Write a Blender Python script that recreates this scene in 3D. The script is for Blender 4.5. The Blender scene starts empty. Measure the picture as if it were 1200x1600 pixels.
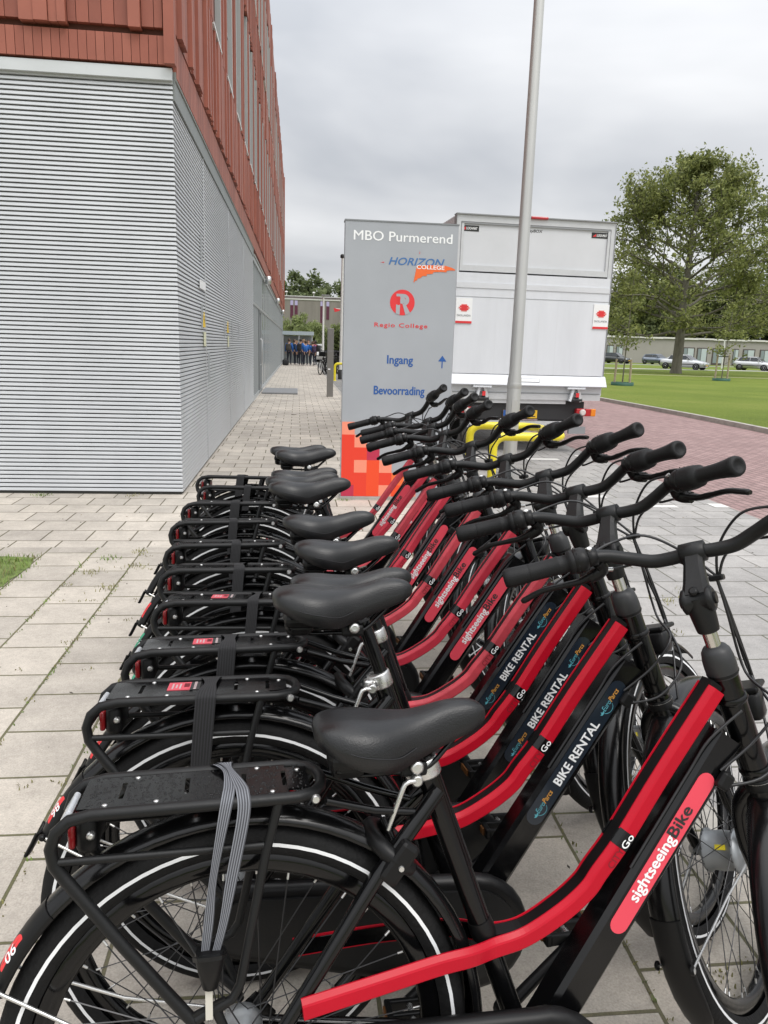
import bpy, bmesh, math, random
from mathutils import Vector, Matrix
import numpy as np
random.seed(11)
rad = math.radians
scene = bpy.context.scene
COL = scene.collection

# ------------------------------------------------------------------ camera
cam_d = bpy.data.cameras.new('camera')
cam = bpy.data.objects.new('camera', cam_d); COL.objects.link(cam)
cam_d.sensor_fit = 'VERTICAL'; cam_d.sensor_height = 32.0; cam_d.sensor_width = 24.0
cam_d.lens = 24.0; cam_d.clip_start = 0.05; cam_d.clip_end = 2000
_right = Vector((0.99357216, -0.1092341, 0.02970316))
_down = Vector((0.00581419, -0.21280421, -0.97707756))
_fwd = Vector((0.11305114, 0.97096976, -0.2108012))
m = Matrix((_right, -_down, -_fwd)).transposed().to_4x4()
m.translation = Vector((0, 0, 1.42))
cam.matrix_world = m
scene.camera = cam

# ------------------------------------------------------------------ world, sun, exposure
SUN_EL, SUN_ROT = rad(58), rad(150)
w = bpy.data.worlds.new('World'); scene.world = w; w.use_nodes = True
nt = w.node_tree; nt.nodes.clear()
def N(tree, typ, **kw):
    n = tree.nodes.new(typ)
    for k, v in kw.items(): setattr(n, k, v)
    return n
out = N(nt, 'ShaderNodeOutputWorld'); bg = N(nt, 'ShaderNodeBackground')
sky = N(nt, 'ShaderNodeTexSky'); sky.sky_type = 'NISHITA'; sky.sun_disc = False
sky.sun_elevation = SUN_EL; sky.sun_rotation = SUN_ROT; sky.dust_density = 3
tc = N(nt, 'ShaderNodeTexCoord'); sep = N(nt, 'ShaderNodeSeparateXYZ')
L = nt.links.new
L(tc.outputs['Generated'], sep.inputs[0])
def M(tree, op, a, b=None, clamp=False):
    n = N(tree, 'ShaderNodeMath', operation=op); n.use_clamp = clamp
    for i, v in enumerate((a, b)):
        if v is None: continue
        if isinstance(v, (int, float)): n.inputs[i].default_value = v
        else: tree.links.new(v, n.inputs[i])
    return n.outputs[0]
zz = M(nt, 'ADD', M(nt, 'MAXIMUM', sep.outputs[2], 0.0), 0.22)
cx = M(nt, 'DIVIDE', sep.outputs[0], zz); cy = M(nt, 'DIVIDE', sep.outputs[1], zz)
comb = N(nt, 'ShaderNodeCombineXYZ'); L(cx, comb.inputs[0]); L(cy, comb.inputs[1])
n1 = N(nt, 'ShaderNodeTexNoise'); n1.inputs['Scale'].default_value = 0.75; n1.inputs['Detail'].default_value = 5; n1.inputs['Roughness'].default_value = 0.45; n1.inputs['Distortion'].default_value = 0.3
mpv = N(nt, 'ShaderNodeMapping'); mpv.inputs['Location'].default_value = (3.3, 1.45, 0.4); L(comb.outputs[0], mpv.inputs[0]); L(mpv.outputs[0], n1.inputs[0])
cr = N(nt, 'ShaderNodeValToRGB'); L(n1.outputs[0], cr.inputs[0])
e = cr.color_ramp.elements
e[0].position = 0.34; e[0].color = (0.60, 0.625, 0.67, 1)
e[1].position = 0.64; e[1].color = (1.22, 1.225, 1.23, 1)
k = e.new(0.49); k.color = (0.90, 0.912, 0.935, 1)
# overcast dome: zenith about three times the horizon
lum = N(nt, 'ShaderNodeMapRange'); lum.inputs['From Min'].default_value = 0.0; lum.inputs['From Max'].default_value = 1.0
lum.inputs['To Min'].default_value = 6.4; lum.inputs['To Max'].default_value = 24.0
L(M(nt, 'POWER', M(nt, 'MAXIMUM', sep.outputs[2], 0.0), 1.7), lum.inputs[0])
mul = N(nt, 'ShaderNodeMix', data_type='RGBA', blend_type='MULTIPLY'); mul.inputs[0].default_value = 1
L(cr.outputs[0], mul.inputs[6]); L(lum.outputs[0], mul.inputs[7])
mx = N(nt, 'ShaderNodeMix', data_type='RGBA'); mx.inputs[0].default_value = 0.94
L(sky.outputs[0], mx.inputs[6]); L(mul.outputs[2], mx.inputs[7])
L(mx.outputs[2], bg.inputs[0]); bg.inputs[1].default_value = 0.1
L(bg.outputs[0], out.inputs[0])

sd = bpy.data.lights.new('sun', 'SUN'); sun = bpy.data.objects.new('sun', sd); COL.objects.link(sun)
sd.energy = 1.3; sd.angle = rad(30); sd.color = (1.0, 0.965, 0.92)
_sdir = Vector((math.sin(SUN_ROT) * math.cos(SUN_EL), math.cos(SUN_ROT) * math.cos(SUN_EL), math.sin(SUN_EL)))
sun.rotation_euler = _sdir.to_track_quat('Z', 'Y').to_euler(); sun.location = (0, 0, 40)
vs = scene.view_settings
vs.view_transform = 'Standard'; vs.look = 'None'; vs.gamma = 1.0; vs.exposure = 0.33; vs.use_curve_mapping = False
scene.cycles.max_bounces = 6; scene.cycles.diffuse_bounces = 3; scene.cycles.glossy_bounces = 4; scene.cycles.transparent_max_bounces = 12
scene.cycles.use_denoising = True

# ------------------------------------------------------------------ materials
_mats = {}
def srgb(r, g, b):
    f = lambda c: (c / 255 / 12.92) if c / 255 <= 0.04045 else ((c / 255 + 0.055) / 1.055) ** 2.4
    return (f(r), f(g), f(b))
def mat(name, color=(0.5, 0.5, 0.5), rough=0.5, metal=0.0, coat=0.0, spec=0.5, vary=0.0, scale=8.0, bump=0.0, bscale=60.0, alpha=1.0, trans=0.0, emit=0.0, rvary=0.0, stretch=None):
    if name in _mats: return _mats[name]
    mt = bpy.data.materials.new(name); mt.use_nodes = True; t = mt.node_tree
    b = t.nodes['Principled BSDF']
    b.inputs['Base Color'].default_value = (*color, 1); b.inputs['Roughness'].default_value = rough
    b.inputs['Metallic'].default_value = metal; b.inputs['Coat Weight'].default_value = coat; b.inputs['Coat Roughness'].default_value = 0.06
    b.inputs['Specular IOR Level'].default_value = spec; b.inputs['Transmission Weight'].default_value = trans; b.inputs['Alpha'].default_value = alpha
    if vary or bump or rvary:
        c = N(t, 'ShaderNodeTexCoord'); src = c.outputs['Object']
        if stretch:
            mp = N(t, 'ShaderNodeMapping'); mp.inputs['Scale'].default_value = stretch; t.links.new(src, mp.inputs[0]); src = mp.outputs[0]
        nz = N(t, 'ShaderNodeTexNoise'); nz.inputs['Scale'].default_value = scale; nz.inputs['Detail'].default_value = 6; nz.inputs['Roughness'].default_value = 0.6
        t.links.new(src, nz.inputs[0])
        if vary:
            mr = N(t, 'ShaderNodeMapRange'); mr.inputs[1].default_value = 0.3; mr.inputs[2].default_value = 0.7; mr.inputs[3].default_value = 1 - vary; mr.inputs[4].default_value = 1 + vary
            t.links.new(nz.outputs[0], mr.inputs[0])
            mm = N(t, 'ShaderNodeMix', data_type='RGBA', blend_type='MULTIPLY'); mm.inputs[0].default_value = 1; mm.inputs[6].default_value = (*color, 1)
            t.links.new(mr.outputs[0], mm.inputs[7]); t.links.new(mm.outputs[2], b.inputs['Base Color'])
        if rvary:
            mr = N(t, 'ShaderNodeMapRange'); mr.inputs[1].default_value = 0.3; mr.inputs[2].default_value = 0.7; mr.inputs[3].default_value = max(0.02, rough - rvary); mr.inputs[4].default_value = rough + rvary
            t.links.new(nz.outputs[0], mr.inputs[0]); t.links.new(mr.outputs[0], b.inputs['Roughness'])
        if bump:
            n2 = N(t, 'ShaderNodeTexNoise'); n2.inputs['Scale'].default_value = bscale; n2.inputs['Detail'].default_value = 4; t.links.new(src, n2.inputs[0])
            bp = N(t, 'ShaderNodeBump'); bp.inputs['Strength'].default_value = bump; bp.inputs['Distance'].default_value = 0.01
            t.links.new(n2.outputs[0], bp.inputs['Height']); t.links.new(bp.outputs[0], b.inputs['Normal'])
    _mats[name] = mt
    return mt

def paving(name, c1, c2, mortar, bw, bh, swap=False, offset=0.5, off=(0, 0), msize=0.006, weeds=0.0, stain=0.16, freq=2):
    mt = bpy.data.materials.new(name); mt.use_nodes = True; t = mt.node_tree; b = t.nodes['Principled BSDF']
    c = N(t, 'ShaderNodeTexCoord'); mp = N(t, 'ShaderNodeMapping')
    mp.inputs['Location'].default_value = (off[0], off[1], 0)
    t.links.new(c.outputs['Object'], mp.inputs[0]); vec = mp.outputs[0]
    if swap:
        s = N(t, 'ShaderNodeSeparateXYZ'); cb = N(t, 'ShaderNodeCombineXYZ'); t.links.new(vec, s.inputs[0])
        t.links.new(s.outputs[1], cb.inputs[0]); t.links.new(s.outputs[0], cb.inputs[1]); vec = cb.outputs[0]
    # slightly wandering joints
    nzj = N(t, 'ShaderNodeTexNoise'); nzj.inputs['Scale'].default_value = 3.0; t.links.new(vec, nzj.inputs[0])
    vm = N(t, 'ShaderNodeVectorMath', operation='MULTIPLY_ADD'); vm.inputs[1].default_value = (0.010, 0.010, 0); t.links.new(nzj.outputs['Color'], vm.inputs[0]); t.links.new(vec, vm.inputs[2])
    br = N(t, 'ShaderNodeTexBrick'); br.offset = offset; br.offset_frequency = freq; br.squash = 1
    br.inputs['Color1'].default_value = (*c1, 1); br.inputs['Color2'].default_value = (*c2, 1); br.inputs['Mortar'].default_value = (*mortar, 1)
    br.inputs['Scale'].default_value = 1; br.inputs['Mortar Size'].default_value = msize; br.inputs['Mortar Smooth'].default_value = 0.25
    br.inputs['Brick Width'].default_value = bw; br.inputs['Row Height'].default_value = bh
    t.links.new(vm.outputs[0], br.inputs[0])
    col = br.outputs['Color']
    for sc, amt, det in ((0.9, stain, 6), (5.5, 0.13, 9), (38, 0.10, 5), (170, 0.16, 2)):
        nz = N(t, 'ShaderNodeTexNoise'); nz.inputs['Scale'].default_value = sc; nz.inputs['Detail'].default_value = det; nz.inputs['Roughness'].default_value = 0.65
        t.links.new(c.outputs['Object'], nz.inputs[0])
        mr = N(t, 'ShaderNodeMapRange'); mr.inputs[1].default_value = 0.3; mr.inputs[2].default_value = 0.7; mr.inputs[3].default_value = 1 - amt; mr.inputs[4].default_value = 1 + amt
        t.links.new(nz.outputs[0], mr.inputs[0])
        mm = N(t, 'ShaderNodeMix', data_type='RGBA', blend_type='MULTIPLY'); mm.inputs[0].default_value = 1
        t.links.new(col, mm.inputs[6]); t.links.new(mr.outputs[0], mm.inputs[7]); col = mm.outputs[2]
    # every slab its own tone, and pitted dark spots
    vr = N(t, 'ShaderNodeTexVoronoi'); vr.inputs['Scale'].default_value = 55; t.links.new(c.outputs['Object'], vr.inputs[0])
    mr = N(t, 'ShaderNodeMapRange'); mr.inputs[1].default_value = 0.05; mr.inputs[2].default_value = 0.22; mr.inputs[3].default_value = 0.80; mr.inputs[4].default_value = 1.0; t.links.new(vr.outputs['Distance'], mr.inputs[0])
    mm = N(t, 'ShaderNodeMix', data_type='RGBA', blend_type='MULTIPLY'); mm.inputs[0].default_value = 0.8
    t.links.new(col, mm.inputs[6]); t.links.new(mr.outputs[0], mm.inputs[7]); col = mm.outputs[2]
    if weeds:
        nz = N(t, 'ShaderNodeTexNoise'); nz.inputs['Scale'].default_value = 1.3; nz.inputs['Detail'].default_value = 5; t.links.new(c.outputs['Object'], nz.inputs[0])
        mr = N(t, 'ShaderNodeMapRange'); mr.inputs[1].default_value = 0.42; mr.inputs[2].default_value = 0.6; t.links.new(nz.outputs[0], mr.inputs[0])
        f = M(t, 'MULTIPLY', M(t, 'MULTIPLY', mr.outputs[0], br.outputs['Fac']), weeds, True)
        mm = N(t, 'ShaderNodeMix', data_type='RGBA'); t.links.new(f, mm.inputs[0]); t.links.new(col, mm.inputs[6]); mm.inputs[7].default_value = (0.085, 0.09, 0.03, 1); col = mm.outputs[2]
    t.links.new(col, b.inputs['Base Color']); b.inputs['Roughness'].default_value = 0.8; b.inputs['Specular IOR Level'].default_value = 0.3
    bp = N(t, 'ShaderNodeBump'); bp.inputs['Strength'].default_value = 0.7; bp.inputs['Distance'].default_value = 0.008; bp.invert = True
    nz = N(t, 'ShaderNodeTexNoise'); nz.inputs['Scale'].default_value = 220; t.links.new(c.outputs['Object'], nz.inputs[0])
    t.links.new(M(t, 'ADD', br.outputs['Fac'], M(t, 'MULTIPLY', nz.outputs[0], 0.12)), bp.inputs['Height']); t.links.new(bp.outputs[0], b.inputs['Normal'])
    return mt

def lawn_mat(name, c1, c2, c3):
    mt = bpy.data.materials.new(name); mt.use_nodes = True; t = mt.node_tree; b = t.nodes['Principled BSDF']
    c = N(t, 'ShaderNodeTexCoord')
    nz = N(t, 'ShaderNodeTexNoise'); nz.inputs['Scale'].default_value = 0.22; nz.inputs['Detail'].default_value = 8; nz.inputs['Roughness'].default_value = 0.62; t.links.new(c.outputs['Object'], nz.inputs[0])
    r = N(t, 'ShaderNodeValToRGB'); t.links.new(nz.outputs[0], r.inputs[0]); e = r.color_ramp.elements
    e[0].position = 0.3; e[0].color = (*c1, 1); e[1].position = 0.7; e[1].color = (*c3, 1); e.new(0.5).color = (*c2, 1)
    n2 = N(t, 'ShaderNodeTexNoise'); n2.inputs['Scale'].default_value = 14; n2.inputs['Detail'].default_value = 8; n2.inputs['Roughness'].default_value = 0.75; t.links.new(c.outputs['Object'], n2.inputs[0])
    mr = N(t, 'ShaderNodeMapRange'); mr.inputs[1].default_value = 0.3; mr.inputs[2].default_value = 0.7; mr.inputs[3].default_value = 0.6; mr.inputs[4].default_value = 1.35; t.links.new(n2.outputs[0], mr.inputs[0])
    mm = N(t, 'ShaderNodeMix', data_type='RGBA', blend_type='MULTIPLY'); mm.inputs[0].default_value = 1
    t.links.new(r.outputs[0], mm.inputs[6]); t.links.new(mr.outputs[0], mm.inputs[7]); t.links.new(mm.outputs[2], b.inputs['Base Color'])
    b.inputs['Roughness'].default_value = 0.9; b.inputs['Specular IOR Level'].default_value = 0.15
    bp = N(t, 'ShaderNodeBump'); bp.inputs['Strength'].default_value = 0.8; bp.inputs['Distance'].default_value = 0.05; t.links.new(n2.outputs[0], bp.inputs['Height']); t.links.new(bp.outputs[0], b.inputs['Normal'])
    return mt

# ------------------------------------------------------------------ mesh building
class MB:
    def __init__(s): s.v = []; s.f = []; s.m = []; s.sm = []; s.mats = []
    def mi(s, mt):
        if mt not in s.mats: s.mats.append(mt)
        return s.mats.index(mt)
    def add(s, vs, fs, mt, smooth=False):
        o = len(s.v); i = s.mi(mt)
        s.v += [tuple(p) for p in vs]
        for f in fs: s.f.append(tuple(o + k for k in f)); s.m.append(i); s.sm.append(smooth)
    def box(s, c, d, mt, R=None):
        x, y, z = (k / 2 for k in d); c = Vector(c)
        vs = [Vector((a * x, b * y, e * z)) for e in (-1, 1) for a, b in ((-1, -1), (1, -1), (1, 1), (-1, 1))]
        if R is not None: vs = [R @ p for p in vs]
        s.add([p + c for p in vs], [(3, 2, 1, 0), (4, 5, 6, 7), (0, 1, 5, 4), (1, 2, 6, 5), (2, 3, 7, 6), (3, 0, 4, 7)], mt)
    def bevbox(s, c, d, mt, r, R=None, smooth=False):
        # box with its four long (x-direction) edges and ends chamfered
        bm = bmesh.new(); bmesh.ops.create_cube(bm, size=1)
        for p in bm.verts: p.co = Vector((p.co.x * d[0], p.co.y * d[1], p.co.z * d[2]))
        bmesh.ops.bevel(bm, geom=bm.edges[:], offset=r, segments=2, affect='EDGES', profile=0.5)
        s.bm(bm, mt, (R.to_4x4() if R is not None else Matrix()), c, smooth)
    def bm(s, bm, mt, X, c=(0, 0, 0), smooth=False):
        bm.verts.index_update(); c = Vector(c)
        s.add([(X @ v.co) + c for v in bm.verts], [[v.index for v in f.verts] for f in bm.faces], mt, smooth); bm.free()
    def tube(s, pts, r, mt, n=8, closed=False, caps=True, flat=1.0, smooth=True):
        pts = [Vector(p) for p in pts]; K = len(pts); rs = r if isinstance(r, (list, tuple)) else [r] * K
        T = []
        for i in range(K):
            a = pts[(i - 1) % K] if closed or i > 0 else pts[i]; b = pts[(i + 1) % K] if closed or i < K - 1 else pts[i]
            d = (b - a); T.append(d.normalized() if d.length > 1e-9 else Vector((0, 0, 1)))
        ref = Vector((0, 0, 1)) if abs(T[0].z) < 0.9 else Vector((1, 0, 0))
        u = (ref - T[0] * ref.dot(T[0])).normalized(); vs = []
        for i in range(K):
            u = (u - T[i] * u.dot(T[i])).normalized(); q = T[i].cross(u)
            for j in range(n):
                a = 2 * math.pi * j / n; vs.append(pts[i] + (u * math.cos(a) * flat + q * math.sin(a)) * rs[i])
        fs = []
        for i in range(K if closed else K - 1):
            for j in range(n):
                a = i * n + j; b = i * n + (j + 1) % n; c = ((i + 1) % K) * n + (j + 1) % n; d = ((i + 1) % K) * n + j
                fs.append((a, b, c, d))
        s.add(vs, fs, mt, smooth)
        if caps and not closed:
            s.add(vs[:n], [tuple(range(n - 1, -1, -1))], mt); s.add(vs[-n:], [tuple(range(n))], mt)
    def lathe(s, prof, o, ax, mt, n=24, smooth=True, ref=None, caps=True):
        ax = Vector(ax).normalized(); o = Vector(o)
        rf = Vector(ref) if ref else (Vector((0, 0, 1)) if abs(ax.z) < 0.9 else Vector((1, 0, 0)))
        u = (rf - ax * rf.dot(ax)).normalized(); q = ax.cross(u); vs = []
        for r, h in prof:
            for j in range(n):
                a = 2 * math.pi * j / n; vs.append(o + ax * h + (u * math.cos(a) + q * math.sin(a)) * r)
        fs = []
        for i in range(len(prof) - 1):
            for j in range(n):
                fs.append((i * n + j, i * n + (j + 1) % n, (i + 1) * n + (j + 1) % n, (i + 1) * n + j))
        s.add(vs, fs, mt, smooth)
        if not caps: return
        if prof[0][0] > 1e-5: s.add(vs[:n], [tuple(range(n - 1, -1, -1))], mt)
        if prof[-1][0] > 1e-5: s.add(vs[-n:], [tuple(range(n))], mt)
    def sweep(s, path, prof, mt, side=(0, 1, 0), smooth=False, closed=False, caps=True, scale=None):
        # prof: (u, v): v along side, u along path-normal (side x tangent)
        path = [Vector(p) for p in path]; K = len(path); side = Vector(side); n = len(prof); vs = []
        for i in range(K):
            a = path[(i - 1) % K] if closed or i else path[i]; b = path[(i + 1) % K] if closed or i < K - 1 else path[i]
            t = (b - a).normalized(); v = (side - t * side.dot(t)).normalized(); u = t.cross(v)
            k = scale[i] if scale else 1
            for pu, pv in prof: vs.append(path[i] + u * pu * k + v * pv * k)
        fs = []
        for i in range(K if closed else K - 1):
            for j in range(n):
                fs.append((i * n + j, ((i + 1) % K) * n + j, ((i + 1) % K) * n + (j + 1) % n, i * n + (j + 1) % n))
        s.add(vs, fs, mt, smooth)
        if caps and not closed:
            s.add(vs[:n], [tuple(range(n))], mt); s.add(vs[-n:], [tuple(range(n - 1, -1, -1))], mt)
    def prism(s, poly, o, ux, uy, depth, mt, smooth=False, back=True):
        # polygon (ux, uy plane), extruded by depth along ux x uy
        o = Vector(o); ux = Vector(ux); uy = Vector(uy); nz = ux.cross(uy).normalized(); n = len(poly)
        a = [o + ux * x + uy * y for x, y in poly]; b = [p + nz * depth for p in a]
        fs = [tuple(range(n, 2 * n))] + ([tuple(range(n - 1, -1, -1))] if back else [])
        s.add(a + b, fs, mt)
        s.add(a + b, [(i, (i + 1) % n, n + (i + 1) % n, n + i) for i in range(n)], mt, smooth)
    def quad(s, a, b, c, d, mt): s.add([a, b, c, d], [(0, 1, 2, 3)], mt)
    def mesh(s, name):
        me = bpy.data.meshes.new(name); me.from_pydata(s.v, [], s.f)
        for mt in s.mats: me.materials.append(mt)
        me.polygons.foreach_set('material_index', s.m); me.polygons.foreach_set('use_smooth', s.sm); me.update()
        return me
    def build(s, name, parent=None):
        return put(name, s.mesh(name), parent)
def put(name, me, parent=None, M4=None):
    o = bpy.data.objects.new(name, me); COL.objects.link(o)
    if parent is not None: o.parent = parent
    if M4 is not None: o.matrix_local = M4
    return o
def tag(o, label, cat, group=None, kind=None):
    if label: o['label'] = label
    if cat: o['category'] = cat
    if group: o['group'] = group
    if kind: o['kind'] = kind
    return o
def thing(name, label, cat, loc=(0, 0, 0), rot=(0, 0, 0), group=None):
    o = bpy.data.objects.new(name, None); COL.objects.link(o); o.location = loc; o.rotation_euler = rot; o.empty_display_size = 0.2
    return tag(o, label, cat, group)
def structure(o): o['kind'] = 'structure'; return o
def cat_rom(P, n=8):
    P = [Vector(p) for p in P]; out_ = []
    for i in range(len(P) - 1):
        p0 = P[max(i - 1, 0)]; p1 = P[i]; p2 = P[i + 1]; p3 = P[min(i + 2, len(P) - 1)]
        for j in range(n):
            t = j / n
            out_.append(0.5 * ((2 * p1) + (p2 - p0) * t + (2 * p0 - 5 * p1 + 4 * p2 - p3) * t * t + (3 * p1 - p0 - 3 * p2 + p3) * t ** 3))
    return out_ + [P[-1]]

# lettering: the built-in font turned into flat faces
_txt = {}
def text_faces(body, bold=0.0, shear=0.0, space=1.0):
    key = (body, bold, shear, space)
    if key in _txt: return _txt[key]
    cu = bpy.data.curves.new('lettering', 'FONT'); cu.body = body; cu.size = 1; cu.offset = bold; cu.shear = shear; cu.space_character = space
    cu.resolution_u = 3; cu.fill_mode = 'FRONT'
    ob = bpy.data.objects.new('lettering', cu); COL.objects.link(ob)
    dg = bpy.context.evaluated_depsgraph_get(); dg.update(); ev = ob.evaluated_get(dg); me = ev.to_mesh()
    vs = [(v.co.x, v.co.y) for v in me.vertices]; fs = [tuple(p.vertices) for p in me.polygons]
    ev.to_mesh_clear(); bpy.data.objects.remove(ob); bpy.data.curves.remove(cu)
    _txt[key] = (vs, fs); return _txt[key]
def lettering(mb, body, o, ux, uy, mt, width=None, height=None, bold=0.0, shear=0.0, space=1.0, align='L', lift=0.0006):
    vs, fs = text_faces(body, 0.0, shear, space)
    x0 = min(p[0] for p in vs); x1 = max(p[0] for p in vs); y1 = max(p[1] for p in vs)
    cap = 0.69
    if height is None: sy = sx = width / (x1 - x0)
    else:
        sy = height / cap; sx = sy if width is None else width / (x1 - x0)
    wd = (x1 - x0) * sx; dx = {'L': 0, 'C': -wd / 2, 'R': -wd}[align]
    o = Vector(o); ux = Vector(ux).normalized(); uy = Vector(uy).normalized(); nz = ux.cross(uy)
    shifts = [(0, 0)] if bold <= 0 else [(-bold, 0), (bold, 0), (0, bold * .7), (0, -bold * .7), (0, 0)]
    step = min(0.00012, lift * 0.15)
    for i, (bx, by) in enumerate(shifts):
        mb.add([o + ux * ((p[0] - x0) * sx + dx + bx * sy) + uy * ((p[1] + by) * sy) + nz * (lift + i * step) for p in vs], fs, mt)
def capsule(L_, r, n=10):
    pts = []
    for i in range(n + 1):
        a = -math.pi / 2 + math.pi * i / n; pts.append((L_ / 2 - r + r * math.cos(a), r * math.sin(a)))
    for i in range(n + 1):
        a = math.pi / 2 + math.pi * i / n; pts.append((-L_ / 2 + r + r * math.cos(a), r * math.sin(a)))
    return pts
def disc(r, n=24, cx=0, cy=0): return [(cx + r * math.cos(2 * math.pi * i / n), cy + r * math.sin(2 * math.pi * i / n)) for i in range(n)]
# ------------------------------------------------------------------ ground, roads, kerbs
def sheet(name, x0, x1, y0, y1, z, mt):
    mb = MB(); mb.quad((x0, y0, z), (x1, y0, z), (x1, y1, z), (x0, y1, z), mt); return structure(mb.build(name))
GRASS = lawn_mat('lawn_grass', (0.100, 0.138, 0.022), (0.130, 0.172, 0.028), (0.170, 0.198, 0.042))
sheet('ground', -700, 900, -300, 1200, -0.03, GRASS)
warm1, warm2 = (0.475, 0.432, 0.376), (0.37, 0.338, 0.298)
PV_ROW = paving('slab_rows', warm1, warm2, (0.12, 0.105, 0.075), 0.31, 0.31, off=(0.10, 0.06), weeds=0.35)
PV_COL = paving('slab_columns', (0.445, 0.405, 0.352), (0.345, 0.316, 0.278), (0.13, 0.12, 0.075), 0.31, 0.31, swap=True, offset=0.37, off=(0.119, 0.08), msize=0.0055, weeds=0.38)
PV_GREY = paving('grey_pavers', (0.33, 0.318, 0.305), (0.27, 0.262, 0.253), (0.13, 0.125, 0.11), 0.31, 0.31, off=(0.05, 0.16), weeds=0.25)
PV_RED = paving('red_bricks', (0.30, 0.203, 0.195), (0.245, 0.16, 0.155), (0.15, 0.105, 0.098), 0.21, 0.105, swap=True, off=(0.0, 0.05), msize=0.010, stain=0.12)
PV_COB = paving('cobble_blocks', (0.25, 0.245, 0.235), (0.2, 0.195, 0.19), (0.09, 0.085, 0.07), 0.21, 0.105, stain=0.2)
# plan: columns of slabs under the bicycles, rows towards the building, grey pavers in the parking bay, red bricks in the road
sheet('pavement', -12, 1.28, 5.33, 62.0, 0.0, PV_ROW)
sheet('bicycle_pavement', -12, 1.28, -4, 5.33, 0.0, PV_COL)
sheet('parking_pavement', 1.28, 4.15, -4, 13.5, 0.0, PV_GREY)
sheet('parking_cobbles', 1.28, 4.15, 13.5, 80, 0.0, PV_COB)
sheet('forecourt', -60, 30, 62.0, 80, -0.004, PV_ROW)
sheet('road', 4.15, 9.13, -6, 80, 0.0, PV_RED)
WHITE_LINE = mat('white_paver', (0.62, 0.61, 0.58), 0.75, vary=0.1, scale=25)
mb = MB()
for x0, x1, y0, y1 in ((2.3, 2.78, 9.92, 10.06), (3.05, 3.5, 9.86, 10.0), (3.86, 4.15, 10.22, 10.36), (2.72, 3.1, 7.26, 7.38), (4.0, 4.15, 6.82, 7.0), (3.28, 3.62, 6.8, 6.9), (4.0, 4.15, 8.6, 8.76)):
    mb.quad((x0, y0, 0.004), (x1, y0, 0.004), (x1, y1, 0.004), (x0, y1, 0.004), WHITE_LINE)
structure(mb.build('road_marking'))
CONC = mat('kerb_concrete', (0.33, 0.31, 0.28), 0.85, vary=0.2, scale=5, bump=0.3)
kp = cat_rom([(8.6, -6, 0), (8.7, 6, 0), (8.86, 12, 0), (9.1, 16.5, 0), (9.13, 22, 0), (9.1, 30, 0), (9.0, 45, 0), (9.0, 80, 0)], 10)
mb = MB(); mb.sweep([p + Vector((0.06, 0, 0.02)) for p in kp], [(-0.08, -0.075), (0.055, -0.075), (0.075, -0.055), (0.075, 0.075), (-0.08, 0.075)], CONC, side=(-1, 0, 0)); structure(mb.build('kerb'))
mb = MB()
for a, b in zip(kp, kp[1:]): mb.quad((a.x + 0.13, a.y, 0.07), (400, a.y, 0.07), (400, b.y, 0.07), (b.x + 0.13, b.y, 0.07), GRASS)
mb.quad((9.13, 80, 0.07), (400, 80, 0.07), (400, 500, 0.07), (9.13, 500, 0.07), GRASS)
structure(mb.build('lawn'))
PATHM = mat('gravel_path', (0.42, 0.38, 0.25), 0.9, vary=0.2, scale=1.5)
ASPH = mat('asphalt', (0.22, 0.22, 0.21), 0.85, vary=0.12, scale=0.5)
def strip(name, pts, wid, z, mt):
    mb = MB()
    for (ax, ay), (bx, by) in zip(pts, pts[1:]):
        d = Vector((bx - ax, by - ay, 0)).normalized(); n = Vector((-d.y, d.x, 0)) * wid / 2
        mb.quad(Vector((ax, ay, z)) - n, Vector((bx, by, z)) - n, Vector((bx, by, z)) + n, Vector((ax, ay, z)) + n, mt)
    return structure(mb.build(name))
strip('footpath', [(12, 51.6), (20.6, 51), (25.3, 50.2), (31, 49.2), (60, 44)], 0.75, 0.074, PATHM)
strip('street', [(12, 66.5), (27, 69), (36, 71.5), (47, 75.5), (90, 92)], 2.6, 0.076, mat('pale_asphalt', (0.36, 0.355, 0.34), 0.85, vary=0.08, scale=0.4))
strip('car_park_road', [(20, 99), (36, 97), (60, 102), (120, 112)], 5.0, 0.075, ASPH)
strip('path_edging', [(1.3, -2), (1.3, 62)], 0.08, 0.004, CONC)

# grass patch beside the building and weeds in the joints (nobody could count them)
BLADE = mat('grass_blades', (0.14, 0.215, 0.04), 0.8, vary=0.35, scale=6)
BLADE2 = mat('dry_grass_blades', (0.21, 0.20, 0.075), 0.85, vary=0.35, scale=8)
def blades(mb, x, y, h, n, spread, mt):
    for _ in range(n):
        bx = x + random.gauss(0, spread); by = y + random.gauss(0, spread); a = random.uniform(0, 6.28); l = h * random.uniform(0.5, 1.2)
        d = Vector((math.cos(a), math.sin(a), 0)); s = Vector((-d.y, d.x, 0)) * random.uniform(0.0015, 0.003); b = Vector((bx, by, 0)); k = l * random.uniform(0.1, 0.9)
        p1 = b + Vector((0, 0, l * 0.6)) + d * k * 0.35; p2 = b + Vector((0, 0, l * random.uniform(0.75, 1))) + d * k
        mb.add([b - s, b + s, p1 + s * 0.8, p1 - s * 0.8, p2], [(0, 1, 2, 3), (3, 2, 4)], mt)
mb = MB()
for _ in range(5200):
    x = random.uniform(-3.4, -1.42); y = random.uniform(4.05, 5.12)
    edge = -1.66 + random.gauss(0, 0.03)
    if x > edge or y > 5.1 + random.gauss(0, 0.03): continue
    blades(mb, x, y, 0.042, 1, 0.005, BLADE if random.random() < 0.72 else BLADE2)
tag(mb.build('grass_patch'), 'patch of short green grass beside the slabs', 'grass', kind='stuff')
SOIL = mat('soil', (0.12, 0.16, 0.045), 0.95, vary=0.4, scale=14, bump=0.5)
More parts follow.
